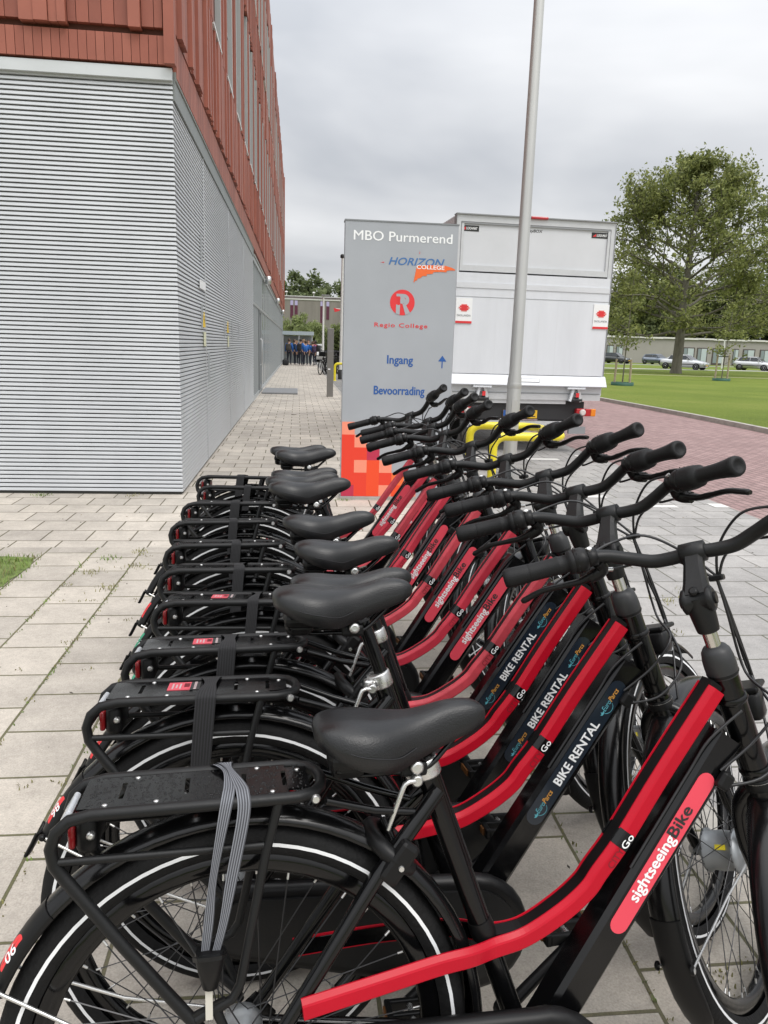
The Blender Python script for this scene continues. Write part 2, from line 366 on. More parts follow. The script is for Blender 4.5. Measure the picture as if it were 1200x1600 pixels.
mb = MB(); pts = [(-3.6, 4.0), (-1.71, 4.02), (-1.69, 4.35), (-1.68, 4.6), (-1.66, 4.85), (-1.70, 5.06), (-1.9, 5.09), (-3.6, 5.1)]
mb.add([(x, y, 0.004) for x, y in pts], [tuple(range(len(pts)))], SOIL); structure(mb.build('grass_soil'))
mb = MB()
for gx, dens in ((-1.045, 1.0), (-1.355, 0.8), (-0.735, 0.35), (0.81, 0.7)):
    y = 1.2
    while y < 5.3:
        y += random.uniform(0.006, 0.025) / dens
        nz = 0.5 + 0.5 * math.sin(y * 4.1 + gx * 9) * math.sin(y * 1.7 + gx)
        if random.random() < nz * 1.1: blades(mb, gx + random.gauss(0, 0.004), y, 0.011 if random.random() < 0.93 else 0.028, 3, 0.006, BLADE if random.random() < 0.5 else BLADE2)
for _ in range(90):
    x = random.choice((-1.2, -0.9, -0.6)) + random.uniform(-0.15, 0.15); y = 2.35 + 0.305 * random.randint(0, 9)
    if random.random() < 0.5: blades(mb, x, y + random.gauss(0, 0.006), 0.012, 7, 0.014, BLADE2)
for x, y, n in ((-1.2, 5.02, 40), (-1.25, 4.72, 40), (-1.03, 4.85, 50), (-1.1, 4.4, 40), (-1.05, 5.2, 30), (0.43, 7.05, 40), (-2.3, 7.16, 60), (-1.5, 7.16, 30), (-0.55, 2.55, 60), (1.9, 3.6, 40), (2.2, 4.1, 50), (2.4, 4.3, 30), (0.9, 1.44, 30), (1.0, 1.43, 30), (1.08, 1.44, 20)):
    blades(mb, x, y, 0.022 if y > 2 else 0.012, n, 0.04 if y > 2 else 0.02, BLADE if n in (60, 40) and x < 1 and y > 5 else BLADE2)
tag(mb.build('joint_weeds'), 'thin dry grass growing in the joints of the slabs', 'grass', kind='stuff')

mb = MB(); GRIT = mat('grit', (0.06, 0.05, 0.04), 0.9, vary=0.4, scale=30); GRIT2 = mat('dry_bits', (0.24, 0.19, 0.12), 0.9)
for _ in range(520):
    x = random.uniform(-3.2, 4.0); y = 1.2 + random.random() ** 1.4 * 9; r = random.uniform(0.0015, 0.0055); a = random.uniform(0, 6.28)
    if x < -1.1 and y > 7.0: continue
    d = Vector((math.cos(a), math.sin(a), 0)); e_ = Vector((-d.y, d.x, 0)); p = Vector((x, y, 0.001)); h = Vector((0, 0, r * 0.7)); k_ = random.uniform(1, 2.6)
    mb.add([p - d * r * k_, p + e_ * r, p + d * r * k_, p - e_ * r, p + h], [(0, 1, 4), (1, 2, 4), (2, 3, 4), (3, 0, 4)], GRIT if random.random() < 0.65 else GRIT2)
tag(mb.build('grit'), 'grit and dry bits scattered over the paving', 'grit', kind='stuff')
# ------------------------------------------------------------------ the college building
bld = thing('college_building', 'red clad college building over a ribbed silver ground floor with glass front', 'building', (-1.06, 7.25, 0))
BX, BY = -1.06, 7.25
def P(x, y, z): return Vector((x - BX, y - BY, z))
ALU = mat('ribbed_aluminium', (0.52, 0.535, 0.55), 0.40, metal=0.3, vary=0.07, scale=1.4, rvary=0.1, stretch=(1, 1, 0.35))
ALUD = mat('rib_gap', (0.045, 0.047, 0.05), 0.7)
FLASH = mat('aluminium_flashing', (0.56, 0.58, 0.59), 0.4, metal=0.3, vary=0.05, scale=2)
pitch = 0.0380; NR = 93
prof = []
for i in range(NR):
    z = 0.02 + i * pitch
    prof += [(-0.016, z), (-0.016, z + 0.0075), (0.0005, z + 0.0105), (-0.0035, z + pitch - 0.008), (-0.008, z + pitch - 0.002)]
prof.append((-0.016, 0.02 + NR * pitch))
mb = MB(); F0 = 7.25
for (u0, z0), (u1, z1) in zip(prof, prof[1:]):
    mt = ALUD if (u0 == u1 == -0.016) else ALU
    # front face, mitred at the corner into the long side
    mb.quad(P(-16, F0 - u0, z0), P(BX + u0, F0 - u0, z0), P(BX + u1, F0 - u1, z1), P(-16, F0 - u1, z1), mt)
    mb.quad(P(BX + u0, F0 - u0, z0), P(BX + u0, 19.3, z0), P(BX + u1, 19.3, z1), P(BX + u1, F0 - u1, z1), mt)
mb.build('ribbed_cladding', bld)
mb = MB(); mb.box(P(-8.53, 7.42, 0.01), (14.9, 0.3, 0.03), mat('plinth_dark', (0.05, 0.05, 0.045), 0.9)); mb.box(P(-1.21, 13.4, 0.011), (0.26, 11.7, 0.03), mat('plinth_dark')); mb.build('plinth', bld)
mb = MB()
for y in (9.35, 12.6, 15.9): mb.box(P(BX + 0.001, y, 1.78), (0.006, 0.03, 3.5), ALU)
mb.build('cladding_joint', bld)
mb = MB(); mb.box(P(-8.535, 7.24, 3.592), (14.95, 0.05, 0.09), FLASH); mb.build('flashing', bld)
mb = MB(); mb.box(P(BX - 0.10, 13.3, 3.60), (0.25, 12.0, 0.07), mat('soffit_grey', (0.27, 0.28, 0.27), 0.6)); mb.box(P(BX - 0.10, 40, 3.47), (0.25, 41, 0.05), mat('soffit_grey')); mb.box(P(BX - 0.002, 13.28, 3.495), (0.03, 12.02, 0.18), mat('fascia_grey', (0.19, 0.205, 0.20), 0.5, vary=0.06, scale=2)); mb.build('soffit', bld)
# red ceramic planks
REDS = [mat('red_cladding_%s' % n, c, 0.6, vary=0.1, scale=3) for n, c in (('plain', (0.285, 0.086, 0.056)), ('light', (0.315, 0.100, 0.066)), ('dark', (0.235, 0.070, 0.046)))]
REDJ = mat('red_joint', (0.10, 0.035, 0.025), 0.8)
ROOF = 12.75; YE = 58.0
mb = MB(); fy = 7.20; x0 = -16.0
mb.box(P(-8.55, 8.0, 8.2), (14.98, 1.5, 9.1), REDJ)                # backing of the short side
mb.box(P(-1.85, 33, 8.2), (1.56, 50.0, 9.1), REDJ)               # backing of the long side
mb.box(P(-9, 33, ROOF - 0.1), (14, 49.9, 0.18), mat('roof_felt', (0.1, 0.1, 0.1), 0.9))
mb.build('wall_core', bld)
mb = MB()
x = -1.10
while x > -9.5:                                                    # bottom row of the short side: even flat planks
    mb.box(P(x - 0.034, fy + 0.03, 3.765), (0.066, 0.06, 0.215), REDS[random.choice((0, 0, 1))]); x -= 0.0705
zs = [3.90, 5.35, 6.8, 8.25, 9.7, 11.15, ROOF]
for za, zb in zip(zs, zs[1:]):
    x = -1.12
    while x > -9.5:
        wd = random.choice((0.10, 0.10, 0.115, 0.07)); up = random.random() < 0.55
        d = random.choice((0.045, 0.06, 0.06)) if up else 0.01
        mb.box(P(x - wd / 2, fy + 0.03 - d / 2, (za + zb) / 2 + (0 if up else 0.012)), (wd - 0.005, 0.06 + d, zb - za - (0.012 if up else 0.035)), REDS[1 if up else random.choice((0, 2))]); x -= wd
mb.box(P(-1.065, 7.19, (ROOF + 3.652) / 2), (0.085, 0.10, ROOF - 3.652), REDS[0])
mb.build('red_cladding', bld)
# long side: bands of planks, tall windows between them
mb = MB(); sx = -1.03
win_rows = [(5.06, 7.50), (8.90, 11.30)]
def solid_band(z0, z1, y0, y1, fins, yr=1.0):
    y = y0
    while y < y1:
        wd = random.choice((0.10, 0.115, 0.13, 0.09)) * yr; wd = min(wd, y1 - y)
        d = random.choice((0.0, 0.02, 0.04)) if fins else 0.0
        if wd > 0.012: mb.box(P(sx - 0.04 + d / 2, y + wd / 2, (z0 + z1) / 2), (0.08 + d, wd - 0.008, z1 - z0 - 0.01), REDS[random.choice((0, 0, 1, 2))])
        y += wd
solid_band(3.58, 3.90, 7.30, 24, False); solid_band(3.58, 3.90, 24, YE, False, 4)
solid_band(3.92, 5.02, 7.26, 24, True); solid_band(3.92, 5.02, 24, YE, True, 4)
solid_band(7.54, 8.86, 7.26, 24, True); solid_band(7.54, 8.86, 24, YE, True, 4)
solid_band(11.34, ROOF, 7.26, YE, True, 4)
mb.box(P(sx - 0.055, 32.6, 3.91), (0.06, 50.5, 0.03), REDJ)
piers = []
for z0, z1 in win_rows:
    solid_band(z0 - 0.03, z1 + 0.03, 7.26, 10.1, True)
    y = 10.12
    while y < YE - 2:
        solid_band(z0 - 0.03, z1 + 0.03, y + 1.02, y + 1.83, True, 1.0 if y < 24 else 2.5)
        piers.append((y, z0, z1)); y += 1.83
    solid_band(z0 - 0.03, z1 + 0.03, y, YE, True, 2)
mb.box(P(sx + 0.03, YE - 0.05, 8.15), (0.1, 0.12, ROOF - 3.5), REDS[0])
mb.build('red_cladding', bld)
GLASSW = mat('window_glass', (0.16, 0.19, 0.21), 0.06, spec=0.9)
FRAMEW = mat('window_frame_grey', (0.36, 0.37, 0.37), 0.45, metal=0.2)
SILLW = mat('sill_white', (0.72, 0.73, 0.73), 0.5)
for y, z0, z1 in piers:
    f = MB(); d = -0.085
    for yy in (y + 0.035, y + 0.985): f.box(P(sx + d / 2 + 0.02, yy, (z0 + z1) / 2), (0.10, 0.07, z1 - z0), FRAMEW)
    f.box(P(sx + d + 0.03, y + 0.51, z1 - 0.03), (0.06, 0.88, 0.06), FRAMEW); f.box(P(sx + d + 0.03, y + 0.51, z0 + 0.03), (0.06, 0.88, 0.06), FRAMEW)
    f.box(P(sx + d + 0.03, y + 0.51, z0 + 0.8), (0.05, 0.88, 0.05), FRAMEW)
    fo = f.build('window', bld)
    g = MB(); g.quad(P(sx + d + 0.01, y + 0.06, z0 + 0.05), P(sx + d + 0.01, y + 0.96, z0 + 0.05), P(sx + d + 0.01, y + 0.96, z1 - 0.05), P(sx + d + 0.01, y + 0.06, z1 - 0.05), GLASSW); g.build('pane', fo)
    g = MB(); g.box(P(sx - 0.015, y + 0.51, z0 - 0.005), (0.11, 1.0, 0.03), SILLW); g.build('sill', fo)
# ground floor glass front
GF = mat('facade_glass', (0.24, 0.28, 0.29), 0.06, spec=0.7)
GREY = mat('facade_mullion', (0.42, 0.44, 0.45), 0.4, metal=0.3)
y = 19.3; k = 0; MUL = mat('mullion_grey', (0.33, 0.345, 0.35), 0.45, metal=0.2)
mb = MB(); mb.box(P(BX - 0.6, 38.6, 1.7), (0.9, 38.6, 3.4), mat('lobby_dark', (0.06, 0.065, 0.065), 0.8)); mb.build('lobby_wall', bld)
mb = MB(); mb.box(P(BX - 0.04, 38.7, 0.05), (0.07, 38.8, 0.1), GREY); mb.box(P(BX - 0.04, 38.7, 3.40), (0.08, 38.8, 0.1), GREY); mb.box(P(BX - 0.04, 38.7, 2.36), (0.06, 38.8, 0.07), MUL); mb.build('facade_rail', bld)
while y < 58:
    wd = 0.62 if y < 24 else 1.24
    mb = MB(); mb.quad(P(BX - 0.03, y, 0.1), P(BX - 0.03, y + wd, 0.1), P(BX - 0.03, y + wd, 3.35), P(BX - 0.03, y, 3.35), GF); po = mb.build('facade_pane', bld)
    mb = MB(); mb.box(P(BX - 0.036, y, 1.72), (0.05, 0.06, 3.26), MUL); mb.build('mullion', bld)
    y += wd; k += 1
DGR = mat('door_frame_grey', (0.16, 0.17, 0.175), 0.4, metal=0.2); mb = MB(); mb.box(P(BX - 0.02, 22.3, 1.15), (0.04, 0.09, 2.3), DGR); mb.box(P(BX - 0.02, 23.3, 1.15), (0.04, 0.09, 2.3), DGR); mb.box(P(BX - 0.02, 22.8, 2.27), (0.042, 0.91, 0.06), DGR); mb.box(P(BX - 0.02, 22.8, 0.16), (0.042, 0.91, 0.12), DGR); do = mb.build('door', bld)
mb = MB(); mb.tube([P(BX + 0.02, 22.45, 0.8), P(BX + 0.06, 22.45, 0.82), P(BX + 0.06, 22.45, 1.5), P(BX + 0.02, 22.45, 1.52)], 0.015, mat('steel', (0.6, 0.6, 0.6), 0.3, metal=0.9)); mb.build('handle', do)
STEEL = mat('steel')
for y in (25.4, 37.4, 50.0):
    mb = MB(); mb.lathe([(0.085, 0), (0.095, 0.01), (0.095, 0.22), (0.07, 0.24)], P(BX + 0.13, y, 3.22), (0, 0, 1), STEEL, 16); mb.box(P(BX + 0.03, y, 3.36), (0.1, 0.06, 0.05), STEEL); mb.build('wall_lamp', bld)
# small plates on the ribbed side
mb = MB(); mb.box(P(BX + 0.012, 9.02, 2.02), (0.008, 0.5, 0.09), mat('plate_white', (0.75, 0.76, 0.76), 0.5)); o = mb.build('name_plate', bld)
DKG = mat('print_grey', (0.25, 0.26, 0.27), 0.6)
mb = MB(); YEL = mat('sign_yellow', (0.72, 0.48, 0.02), 0.5)
tri = [(-0.10, 0.0), (0.10, 0.0), (0.0, 0.17)]
for y, z in ((9.14, 1.57), (12.2, 1.55)):
    mb = MB(); mb.prism(tri, P(BX + 0.004, y, z), (0, 1, 0), (0, 0, 1), 0.006, YEL)
    mb.prism([(-0.006, 0.05), (0.008, 0.05), (0.02, 0.09), (0.004, 0.088), (0.012, 0.125), (-0.018, 0.08), (0.0, 0.082)], P(BX + 0.0105, y, z), (0, 1, 0), (0, 0, 1), 0.001, mat('print_black', (0.02, 0.02, 0.02), 0.6)); mb.build('warning_sign', bld)
    mb = MB(); mb.box(P(BX + 0.008, y + 0.03, z - 0.13), (0.008, 0.17, 0.16), mat('notice_pale', (0.62, 0.62, 0.45), 0.6)); mb.build('notice', bld)
for y, z, h in ((9.55, 1.12, 0.34), (11.9, 1.14, 0.34), (9.0, 2.4, 0.3), (8.95, 1.68, 0.26), (11.7, 1.62, 0.26), (13.0, 1.6, 0.3), (14.3, 1.62, 0.3)):
    mb = MB(); mb.box(P(BX + 0.006, y, z), (0.012, 0.035, h), GREY); mb.box(P(BX + 0.0125, y, z), (0.004, 0.012, h - 0.03), DKG); mb.build('lock_strip', bld)

mb = MB(); mb.bevbox((-0.5, 23.4, 0.025), (1.02, 2.3, 0.05), mat('door_mat_grey', (0.20, 0.205, 0.21), 0.8, vary=0.1, scale=30), 0.012); tag(mb.build('entrance_slab'), 'grey steel slab on the path at the glass door', 'slab')
# ------------------------------------------------------------------ totem sign
SGREY = mat('sign_grey', (0.345, 0.362, 0.388), 0.40, metal=0.1, vary=0.05, scale=1.6, rvary=0.06)
totem = thing('totem_sign', 'tall grey totem sign of the college with orange pixel pattern at its foot', 'sign', (0.41, 7.1, 0))
mb = MB(); mb.bevbox((0.505, 0.07, 1.245), (1.01, 0.14, 2.49), SGREY, 0.004); mb.build('panel', totem)
mb = MB(); mb.box((0.505, 0.07, 2.494), (1.02, 0.15, 0.012), mat('sign_cap', (0.2, 0.21, 0.22), 0.5)); mb.build('cap', totem)
mb = MB(); mb.box((0.505, 0.07, 0.012), (1.03, 0.17, 0.024), CONC); mb.build('foot', totem)
UX, UZ = (1, 0, 0), (0, 0, 1); SY = -0.0015
WHT = mat('print_white', (0.80, 0.81, 0.81), 0.5); BLU = mat('print_blue', (0.015, 0.085, 0.30), 0.5); ORG = mat('print_orange', (0.75, 0.13, 0.025), 0.5)
RDP = mat('print_red', (0.66, 0.03, 0.035), 0.5); BLK = mat('print_black'); LB = mat('print_pale_blue', (0.05, 0.15, 0.36), 0.5)
def pix(c): return mat('pixel_%d_%d_%d' % c, srgb(*c), 0.45)
RO, SA, MG, OR, OL = (218, 58, 36), (230, 138, 112), (178, 42, 72), (226, 72, 32), (230, 106, 52)
grid = [[SA], [RO, SA], [RO, RO, MG], [RO, SA, OR, SA], [RO, RO, OR, RO, OL], [MG, RO, OR, SA, OR, SA]]
mb = MB(); s = 0.1185
for r, row in enumerate(grid):
    for c, colr in enumerate(row):
        zt = 0.73 - r * s; zb = max(zt - s, 0.03)
        mb.quad((c * s + 0.002, SY, zb), ((c + 1) * s + 0.002, SY, zb), ((c + 1) * s + 0.002, SY, zt), (c * s + 0.002, SY, zt), pix(colr))
mb.build('pixel_pattern', totem)
mb = MB()
lettering(mb, 'MBO Purmerend', (0.076, SY, 2.331), UX, UZ, WHT, width=0.88, height=0.080, bold=0.012)
mb.build('lettering', totem)
mb = MB()
lettering(mb, 'HORIZON', (0.392, SY, 2.134), UX, UZ, LB, width=0.50, height=0.062, bold=0.022, shear=0.28)
mb.prism([(0.619, 1.988), (0.632, 2.06), (0.645, 2.135), (0.76, 2.142), (0.90, 2.142), (0.96, 2.128), (0.995, 2.112), (0.99, 2.104), (0.94, 2.104), (0.915, 2.098), (0.918, 2.086), (0.87, 2.088), (0.80, 2.083), (0.79, 2.068), (0.735, 2.062), (0.74, 2.048), (0.70, 2.046), (0.68, 2.028), (0.655, 2.022), (0.65, 2.006), (0.632, 2.004), (0.63, 1.992)], (0, SY - 0.0012, 0), UX, UZ, 0.0004, ORG)
lettering(mb, 'COLLEGE', (0.644, SY - 0.002, 2.106), UX, UZ, WHT, width=0.25, height=0.034, bold=0.02)
mb.prism([(0.663, 2.235), (0.669, 2.235), (0.667, 2.262)], (0, SY, 0), UX, UZ, 0.0004, RDP); mb.prism([(0.315, 2.147), (0.352, 2.147), (0.348, 2.155)], (0, SY, 0), UX, UZ, 0.0004, RDP)
mb.build('college_emblem', totem)
mb = MB(); cx0, cz0 = 0.525, 1.810
mb.prism(disc(0.112, 40, cx0, cz0), (0, SY, 0), UX, UZ, 0.0004, RDP)
G2 = SY - 0.0012
def arcpoly(cx, cz, r0, r1, a0, a1, n=14):
    A = [rad(a0 + (a1 - a0) * i / n) for i in range(n + 1)]
    return [(cx + r1 * math.cos(a), cz + r1 * math.sin(a)) for a in A] + [(cx + r0 * math.cos(a), cz + r0 * math.sin(a)) for a in reversed(A)]
mb.prism([(0.47, 1.862), (0.535, 1.862), (0.535, 1.885), (0.47, 1.885)], (0, G2, 0), UX, UZ, 0.0004, SGREY)
mb.prism(arcpoly(0.535, 1.833, 0.022, 0.052, -80, 90), (0, G2 - 0.0002, 0), UX, UZ, 0.0004, SGREY)
mb.prism([(0.505, 1.862), (0.535, 1.862), (0.56, 1.83), (0.535, 1.80), (0.505, 1.80)], (0, G2 - 0.0004, 0), UX, UZ, 0.0004, SGREY)
mb.prism([(0.468, 1.79), (0.505, 1.80), (0.503, 1.702), (0.468, 1.712)], (0, G2 - 0.0006, 0), UX, UZ, 0.0004, SGREY)
mb.prism([(0.525, 1.80), (0.555, 1.795), (0.598, 1.722), (0.556, 1.702)], (0, G2 - 0.0008, 0), UX, UZ, 0.0004, SGREY)
mb.prism(arcpoly(0.49, 1.845, 0.006, 0.017, -150, 150), (0, G2 - 0.001, 0), UX, UZ, 0.0004, RDP)
mb.prism(arcpoly(0.49, 1.803, 0.006, 0.017, -150, 100), (0, G2 - 0.0012, 0), UX, UZ, 0.0004, RDP)
mb.build('round_emblem', totem)
mb = MB()
lettering(mb, 'Regio College', (0.278, SY, 1.592), UX, UZ, RDP, width=0.483, height=0.036, bold=0.016, space=1.15)
mb.build('lettering', totem); mb = MB()
lettering(mb, 'Ingang', (0.404, SY, 1.268), UX, UZ, BLU, width=0.236, height=0.074, bold=0.022)
mb.build('lettering', totem); mb = MB()
lettering(mb, 'Bevoorrading', (0.289, SY, 0.988), UX, UZ, BLU, width=0.469, height=0.076, bold=0.022)
mb.build('lettering', totem); mb = MB()
mb.prism([(0.908, 1.238), (0.918, 1.238), (0.918, 1.299), (0.952, 1.299), (0.913, 1.352), (0.874, 1.299), (0.908, 1.299)], (0, SY, 0), UX, UZ, 0.0006, BLU)
mb.build('arrow', totem)

# ------------------------------------------------------------------ lamp pole with its yellow guard hoops
GALV = mat('galvanised_steel', (0.50, 0.50, 0.49), 0.42, metal=0.55, vary=0.08, scale=3, rvary=0.08, stretch=(1, 1, 0.15))
pole = thing('lamp_pole', 'slender galvanised lamp pole standing behind the yellow guard hoops', 'lamp post', (2.45, 8.62, 0))
mb = MB(); mb.lathe([(0.078, 0), (0.078, 1.1), (0.068, 1.16), (0.050, 6.0), (0.042, 7.6)], (0, 0, 0), (0, 0, 1), GALV, 28); mb.build('shaft', pole)
mb = MB(); mb.box((-0.0, -0.0765, 0.72), (0.07, 0.006, 0.30), GALV); mb.lathe([(0.0795, 0), (0.0815, 0.01), (0.0815, 0.05), (0.0795, 0.06)], (0, 0, 1.0), (0, 0, 1), GALV, 24); mb.build('hatch', pole)
mb = MB(); mb.bevbox((0.25, 0, 7.65), (0.7, 0.22, 0.09), mat('lamp_head', (0.2, 0.2, 0.2), 0.5), 0.02); mb.build('lamp_head', pole)
YELP = mat('yellow_paint', (0.72, 0.60, 0.015), 0.4, vary=0.05, scale=4, coat=0.3)
def hoop(y, x0, x1, label, zt=0.505, r=0.048, dz=0.0):
    t = thing('guard_hoop', label, 'guard rail', ((x0 + x1) / 2, y, 0), group=None); h = (x1 - x0) / 2; rc = 0.13
    pts = [(-h, 0, 0), (-h, 0, zt - rc)] + [(-h + rc - rc * math.cos(a), 0, zt - rc + rc * math.sin(a)) for a in [rad(15 * i) for i in range(1, 6)]] + [(-h + rc, 0, zt), (h - rc, 0, zt)] + [(h - rc + rc * math.sin(a), 0, zt - rc + rc * math.cos(a)) for a in [rad(15 * i) for i in range(1, 6)]] + [(h, 0, zt - rc), (h, 0, 0)]
    mb = MB(); mb.tube(pts, r, YELP, 16); mb.build('tube', t)
    mb = MB()
    for sx_ in (-h, h): mb.lathe([(0.085, 0), (0.085, 0.010), (0.052, 0.012)], (sx_, 0, 0.0), (0, 0, 1), YELP, 16)
    mb.build('foot_plate', t); return t
def guard_loop():
    t = thing('guard_rail', 'yellow tube guard rail bent around the lamp pole', 'guard rail', (2.5, 8.67, 0)); zt = 0.505; rc = 0.13; y0, y1 = -0.57, 0.58; xl, xr = -0.39, 0.42; rr = 0.22
    arc_ = lambda n: [rad(90 * i / n) for i in range(n + 1)]
    pts = [Vector((xl, y0, 0)), Vector((xl, y0, 0.2))] + [Vector((xl + rc - rc * math.cos(a), y0, zt - rc + rc * math.sin(a))) for a in arc_(6)]
    pts += [Vector((xr - rr + rr * math.sin(a), y0 + rr - rr * math.cos(a), zt)) for a in arc_(7)] + [Vector((xr - rr + rr * math.cos(a), y1 - rr + rr * math.sin(a), zt)) for a in arc_(7)]
    pts += [Vector((xl + rc - rc * math.sin(a), y1, zt - rc + rc * math.cos(a))) for a in arc_(6)] + [Vector((xl, y1, 0.2)), Vector((xl, y1, 0))]
    mb = MB(); mb.tube(pts, 0.048, YELP, 16); mb.build('tube', t)
    for y in (y0, y1): mb = MB(); mb.lathe([(0.085, 0), (0.085, 0.010), (0.052, 0.012)], (xl, y, 0.0), (0, 0, 1), YELP, 16); mb.build('foot_plate', t)
guard_loop()
hoop(31.6, 1.5, 2.4, 'yellow tube hoop far off beside the thin grey pillar', zt=0.68)
PIL = mat('pillar_metal', (0.22, 0.21, 0.195), 0.4, metal=0.5, vary=0.05)
pil = thing('entry_pillar', 'slim dark grey metal pillar standing on the path', 'pillar', (0.9, 21.65, 0))
mb = MB(); mb.bevbox((0, 0, 0.93), (0.175, 0.12, 1.86), PIL, 0.006); mb.build('housing', pil)
mb = MB(); mb.box((-0.03, -0.0615, 0.76), (0.06, 0.004, 0.035), WHT); mb.build('plate', pil)
mb = MB(); mb.box((0, -0.0612, 1.25), (0.15, 0.004, 0.012), mat('print_grey')); mb.build('seam', pil)
WPOST = mat('white_post', (0.62, 0.62, 0.60), 0.45)
t = thing('white_mast', 'white mast with a black foot and a small red flag sign beside the totem', 'mast', (1.83, 33.0, 0))
mb = MB(); mb.lathe([(0.10, 0.35), (0.075, 1.2), (0.06, 4.9)], (0, 0, 0), (0, 0, 1), WPOST, 14); mb.build('shaft', t)
mb = MB(); mb.lathe([(0.13, 0), (0.13, 0.38), (0.10, 0.4)], (0, 0, 0), (0, 0, 1), mat('black_rubber', (0.02, 0.02, 0.02), 0.7), 14); mb.build('foot', t)
mb = MB(); mb.lathe([(0.06, 0), (0.09, 0.02), (0.09, 0.12), (0.04, 0.16)], (-0.02, 0, 4.9), (0, 0, 1), mat('black_rubber'), 12); mb.build('cap', t)
mb = MB(); mb.prism([(0, 0), (-0.30, 0.06), (-0.26, -0.10), (-0.1, -0.06)], (-0.05, 0, 2.85), UX, UZ, 0.03, RDP); mb.box((-0.16, 0.01, 2.88), (0.26, 0.05, 0.05), WPOST); mb.build('flag_sign', t)
t = thing('street_lamp', 'white street lamp with a small flat head before the concrete building', 'lamp post', (1.6, 50, 0))
mb = MB(); mb.lathe([(0.09, 0), (0.075, 1), (0.055, 4.35)], (0, 0, 0), (0, 0, 1), WPOST, 12); mb.build('shaft', t)
mb = MB(); mb.bevbox((0.12, 0, 4.42), (0.5, 0.22, 0.09), mat('lamp_head'), 0.02); mb.build('lamp_head', t)

# ------------------------------------------------------------------ box truck
TW, TH, TL = 2.225, 3.155, 4.4
truck = thing('box_truck', 'white box truck seen from behind with its tail lift folded up', 'truck', (2.07, 10.5, 0), (0, 0, rad(3)))
TWH = mat('truck_white', (0.60, 0.615, 0.64), 0.42, vary=0.05, scale=1.3, coat=0.1)
TWP = mat('lift_white', (0.64, 0.66, 0.695), 0.5, vary=0.06, scale=1.1, stretch=(3, 1, 0.6))
TAL = mat('truck_aluminium', (0.57, 0.58, 0.595), 0.42, metal=0.35, vary=0.05)
TDK = mat('truck_black', (0.02, 0.02, 0.022), 0.6); TGY = mat('truck_grey_frame', (0.26, 0.27, 0.28), 0.5)
mb = MB(); mb.bevbox((TW / 2, 0.12 + TL / 2, (0.98 + TH) / 2), (TW - 0.02, TL, TH - 0.98), TWH, 0.015); mb.build('cargo_box', truck)
mb = MB()
mb.box((TW / 2, 0.06, 3.105), (TW, 0.12, 0.09), TAL); mb.box((TW / 2, 0.04, 3.151), (TW + 0.02, 0.14, 0.014), TGY)
for x in (0.03, TW - 0.03): mb.box((x, 0.06, 2.02), (0.06, 0.12, 2.08), TAL)
for x in (-0.002, TW + 0.002): mb.box((x, 0.05, 2.05), (0.008, 0.12, 2.15), TGY)
mb.build('rear_frame', truck)
mb = MB(); mb.box((TW / 2, 0.05, 2.775), (TW - 0.13, 0.06, 0.56), TWH)
mb.box((TW / 2, 0.012, 2.475), (TW - 0.13, 0.03, 0.075), TAL)
for x in (0.085, TW - 0.085): mb.box((x, 0.013, 2.775), (0.035, 0.028, 0.53), TAL)
mb.box((TW / 2, 0.0125, 3.045), (TW - 0.13, 0.03, 0.02), TGY)
mb.build('upper_flap', truck)
mb = MB(); mb.box((TW / 2, 0.022, 2.432), (TW - 0.11, 0.03, 0.014), TDK); mb.build('gap_seal', truck)
mb = MB(); mb.box((TW / 2, 0.0, 1.755), (TW - 0.05, 0.06, 1.32), TWP)
mb.box((TW / 2, -0.034, 2.255), (TW - 0.05, 0.012, 0.07), TWH); mb.box((TW / 2, -0.031, 2.105), (TW - 0.05, 0.004, 0.006), TGY)
for x in (0.6, 0.93, 1.21, 1.47, 1.705): mb.box((x, -0.0302, 1.59), (0.003, 0.001, 1.0), TWH)
mb.prism([(0.02, 1.095), (-0.035, 1.085), (-0.11, 0.955), (-0.105, 0.945), (0.02, 0.955)], (TW + 0.02, 0, 0), (0, 1, 0), (0, 0, 1), -(TW + 0.02), TWP)
mb.build('tail_lift', truck)
mb = MB(); mb.box((TW / 2, 0.03, 0.885), (TW - 0.03, 0.1, 0.12), TWH); mb.box((TW / 2, 0.0, 0.845), (TW - 0.08, 0.06, 0.012), TGY); mb.box((TW / 2, 0.02, 0.79), (TW - 0.05, 0.09, 0.075), TAL); mb.box((TW / 2 - 0.2, 0.04, 0.725), (TW - 0.65, 0.08, 0.055), TAL); mb.build('bumper_beam', truck)
for hx in (0.44, 1.8):
    mb = MB(); mb.box((hx, -0.07, 0.925), (0.26, 0.09, 0.024), TWP); mb.box((hx - 0.05, -0.06, 0.83), (0.035, 0.05, 0.18), TWP, Matrix.Rotation(rad(14), 3, 'Y')); mb.box((hx + 0.07, -0.055, 0.83), (0.04, 0.05, 0.19), TAL, Matrix.Rotation(rad(-14), 3, 'Y'))
    mb.lathe([(0.035, -0.09), (0.035, 0.09)], (hx + 0.02, -0.05, 0.76), (1, 0, 0), TDK, 12); mb.box((hx + 0.03, -0.092, 0.83), (0.045, 0.012, 0.06), RDP); ho = mb.build('lift_hinge', truck)
mb = MB(); mb.box((TW / 2 - 0.05, 0.25, 0.60), (TW - 0.35, 0.4, 0.26), TDK); mb.box((TW / 2, 2.4, 0.86), (0.9, 3.5, 0.14), TDK); mb.build('chassis', truck)
mb = MB(); mb.box((TW / 2, 0.1, 0.40), (1.7, 0.08, 0.1), TAL); mb.box((0.7, 0.16, 0.50), (0.06, 0.08, 0.16), TDK); mb.box((1.5, 0.16, 0.50), (0.06, 0.08, 0.16), TDK); mb.build('underrun_bar', truck)
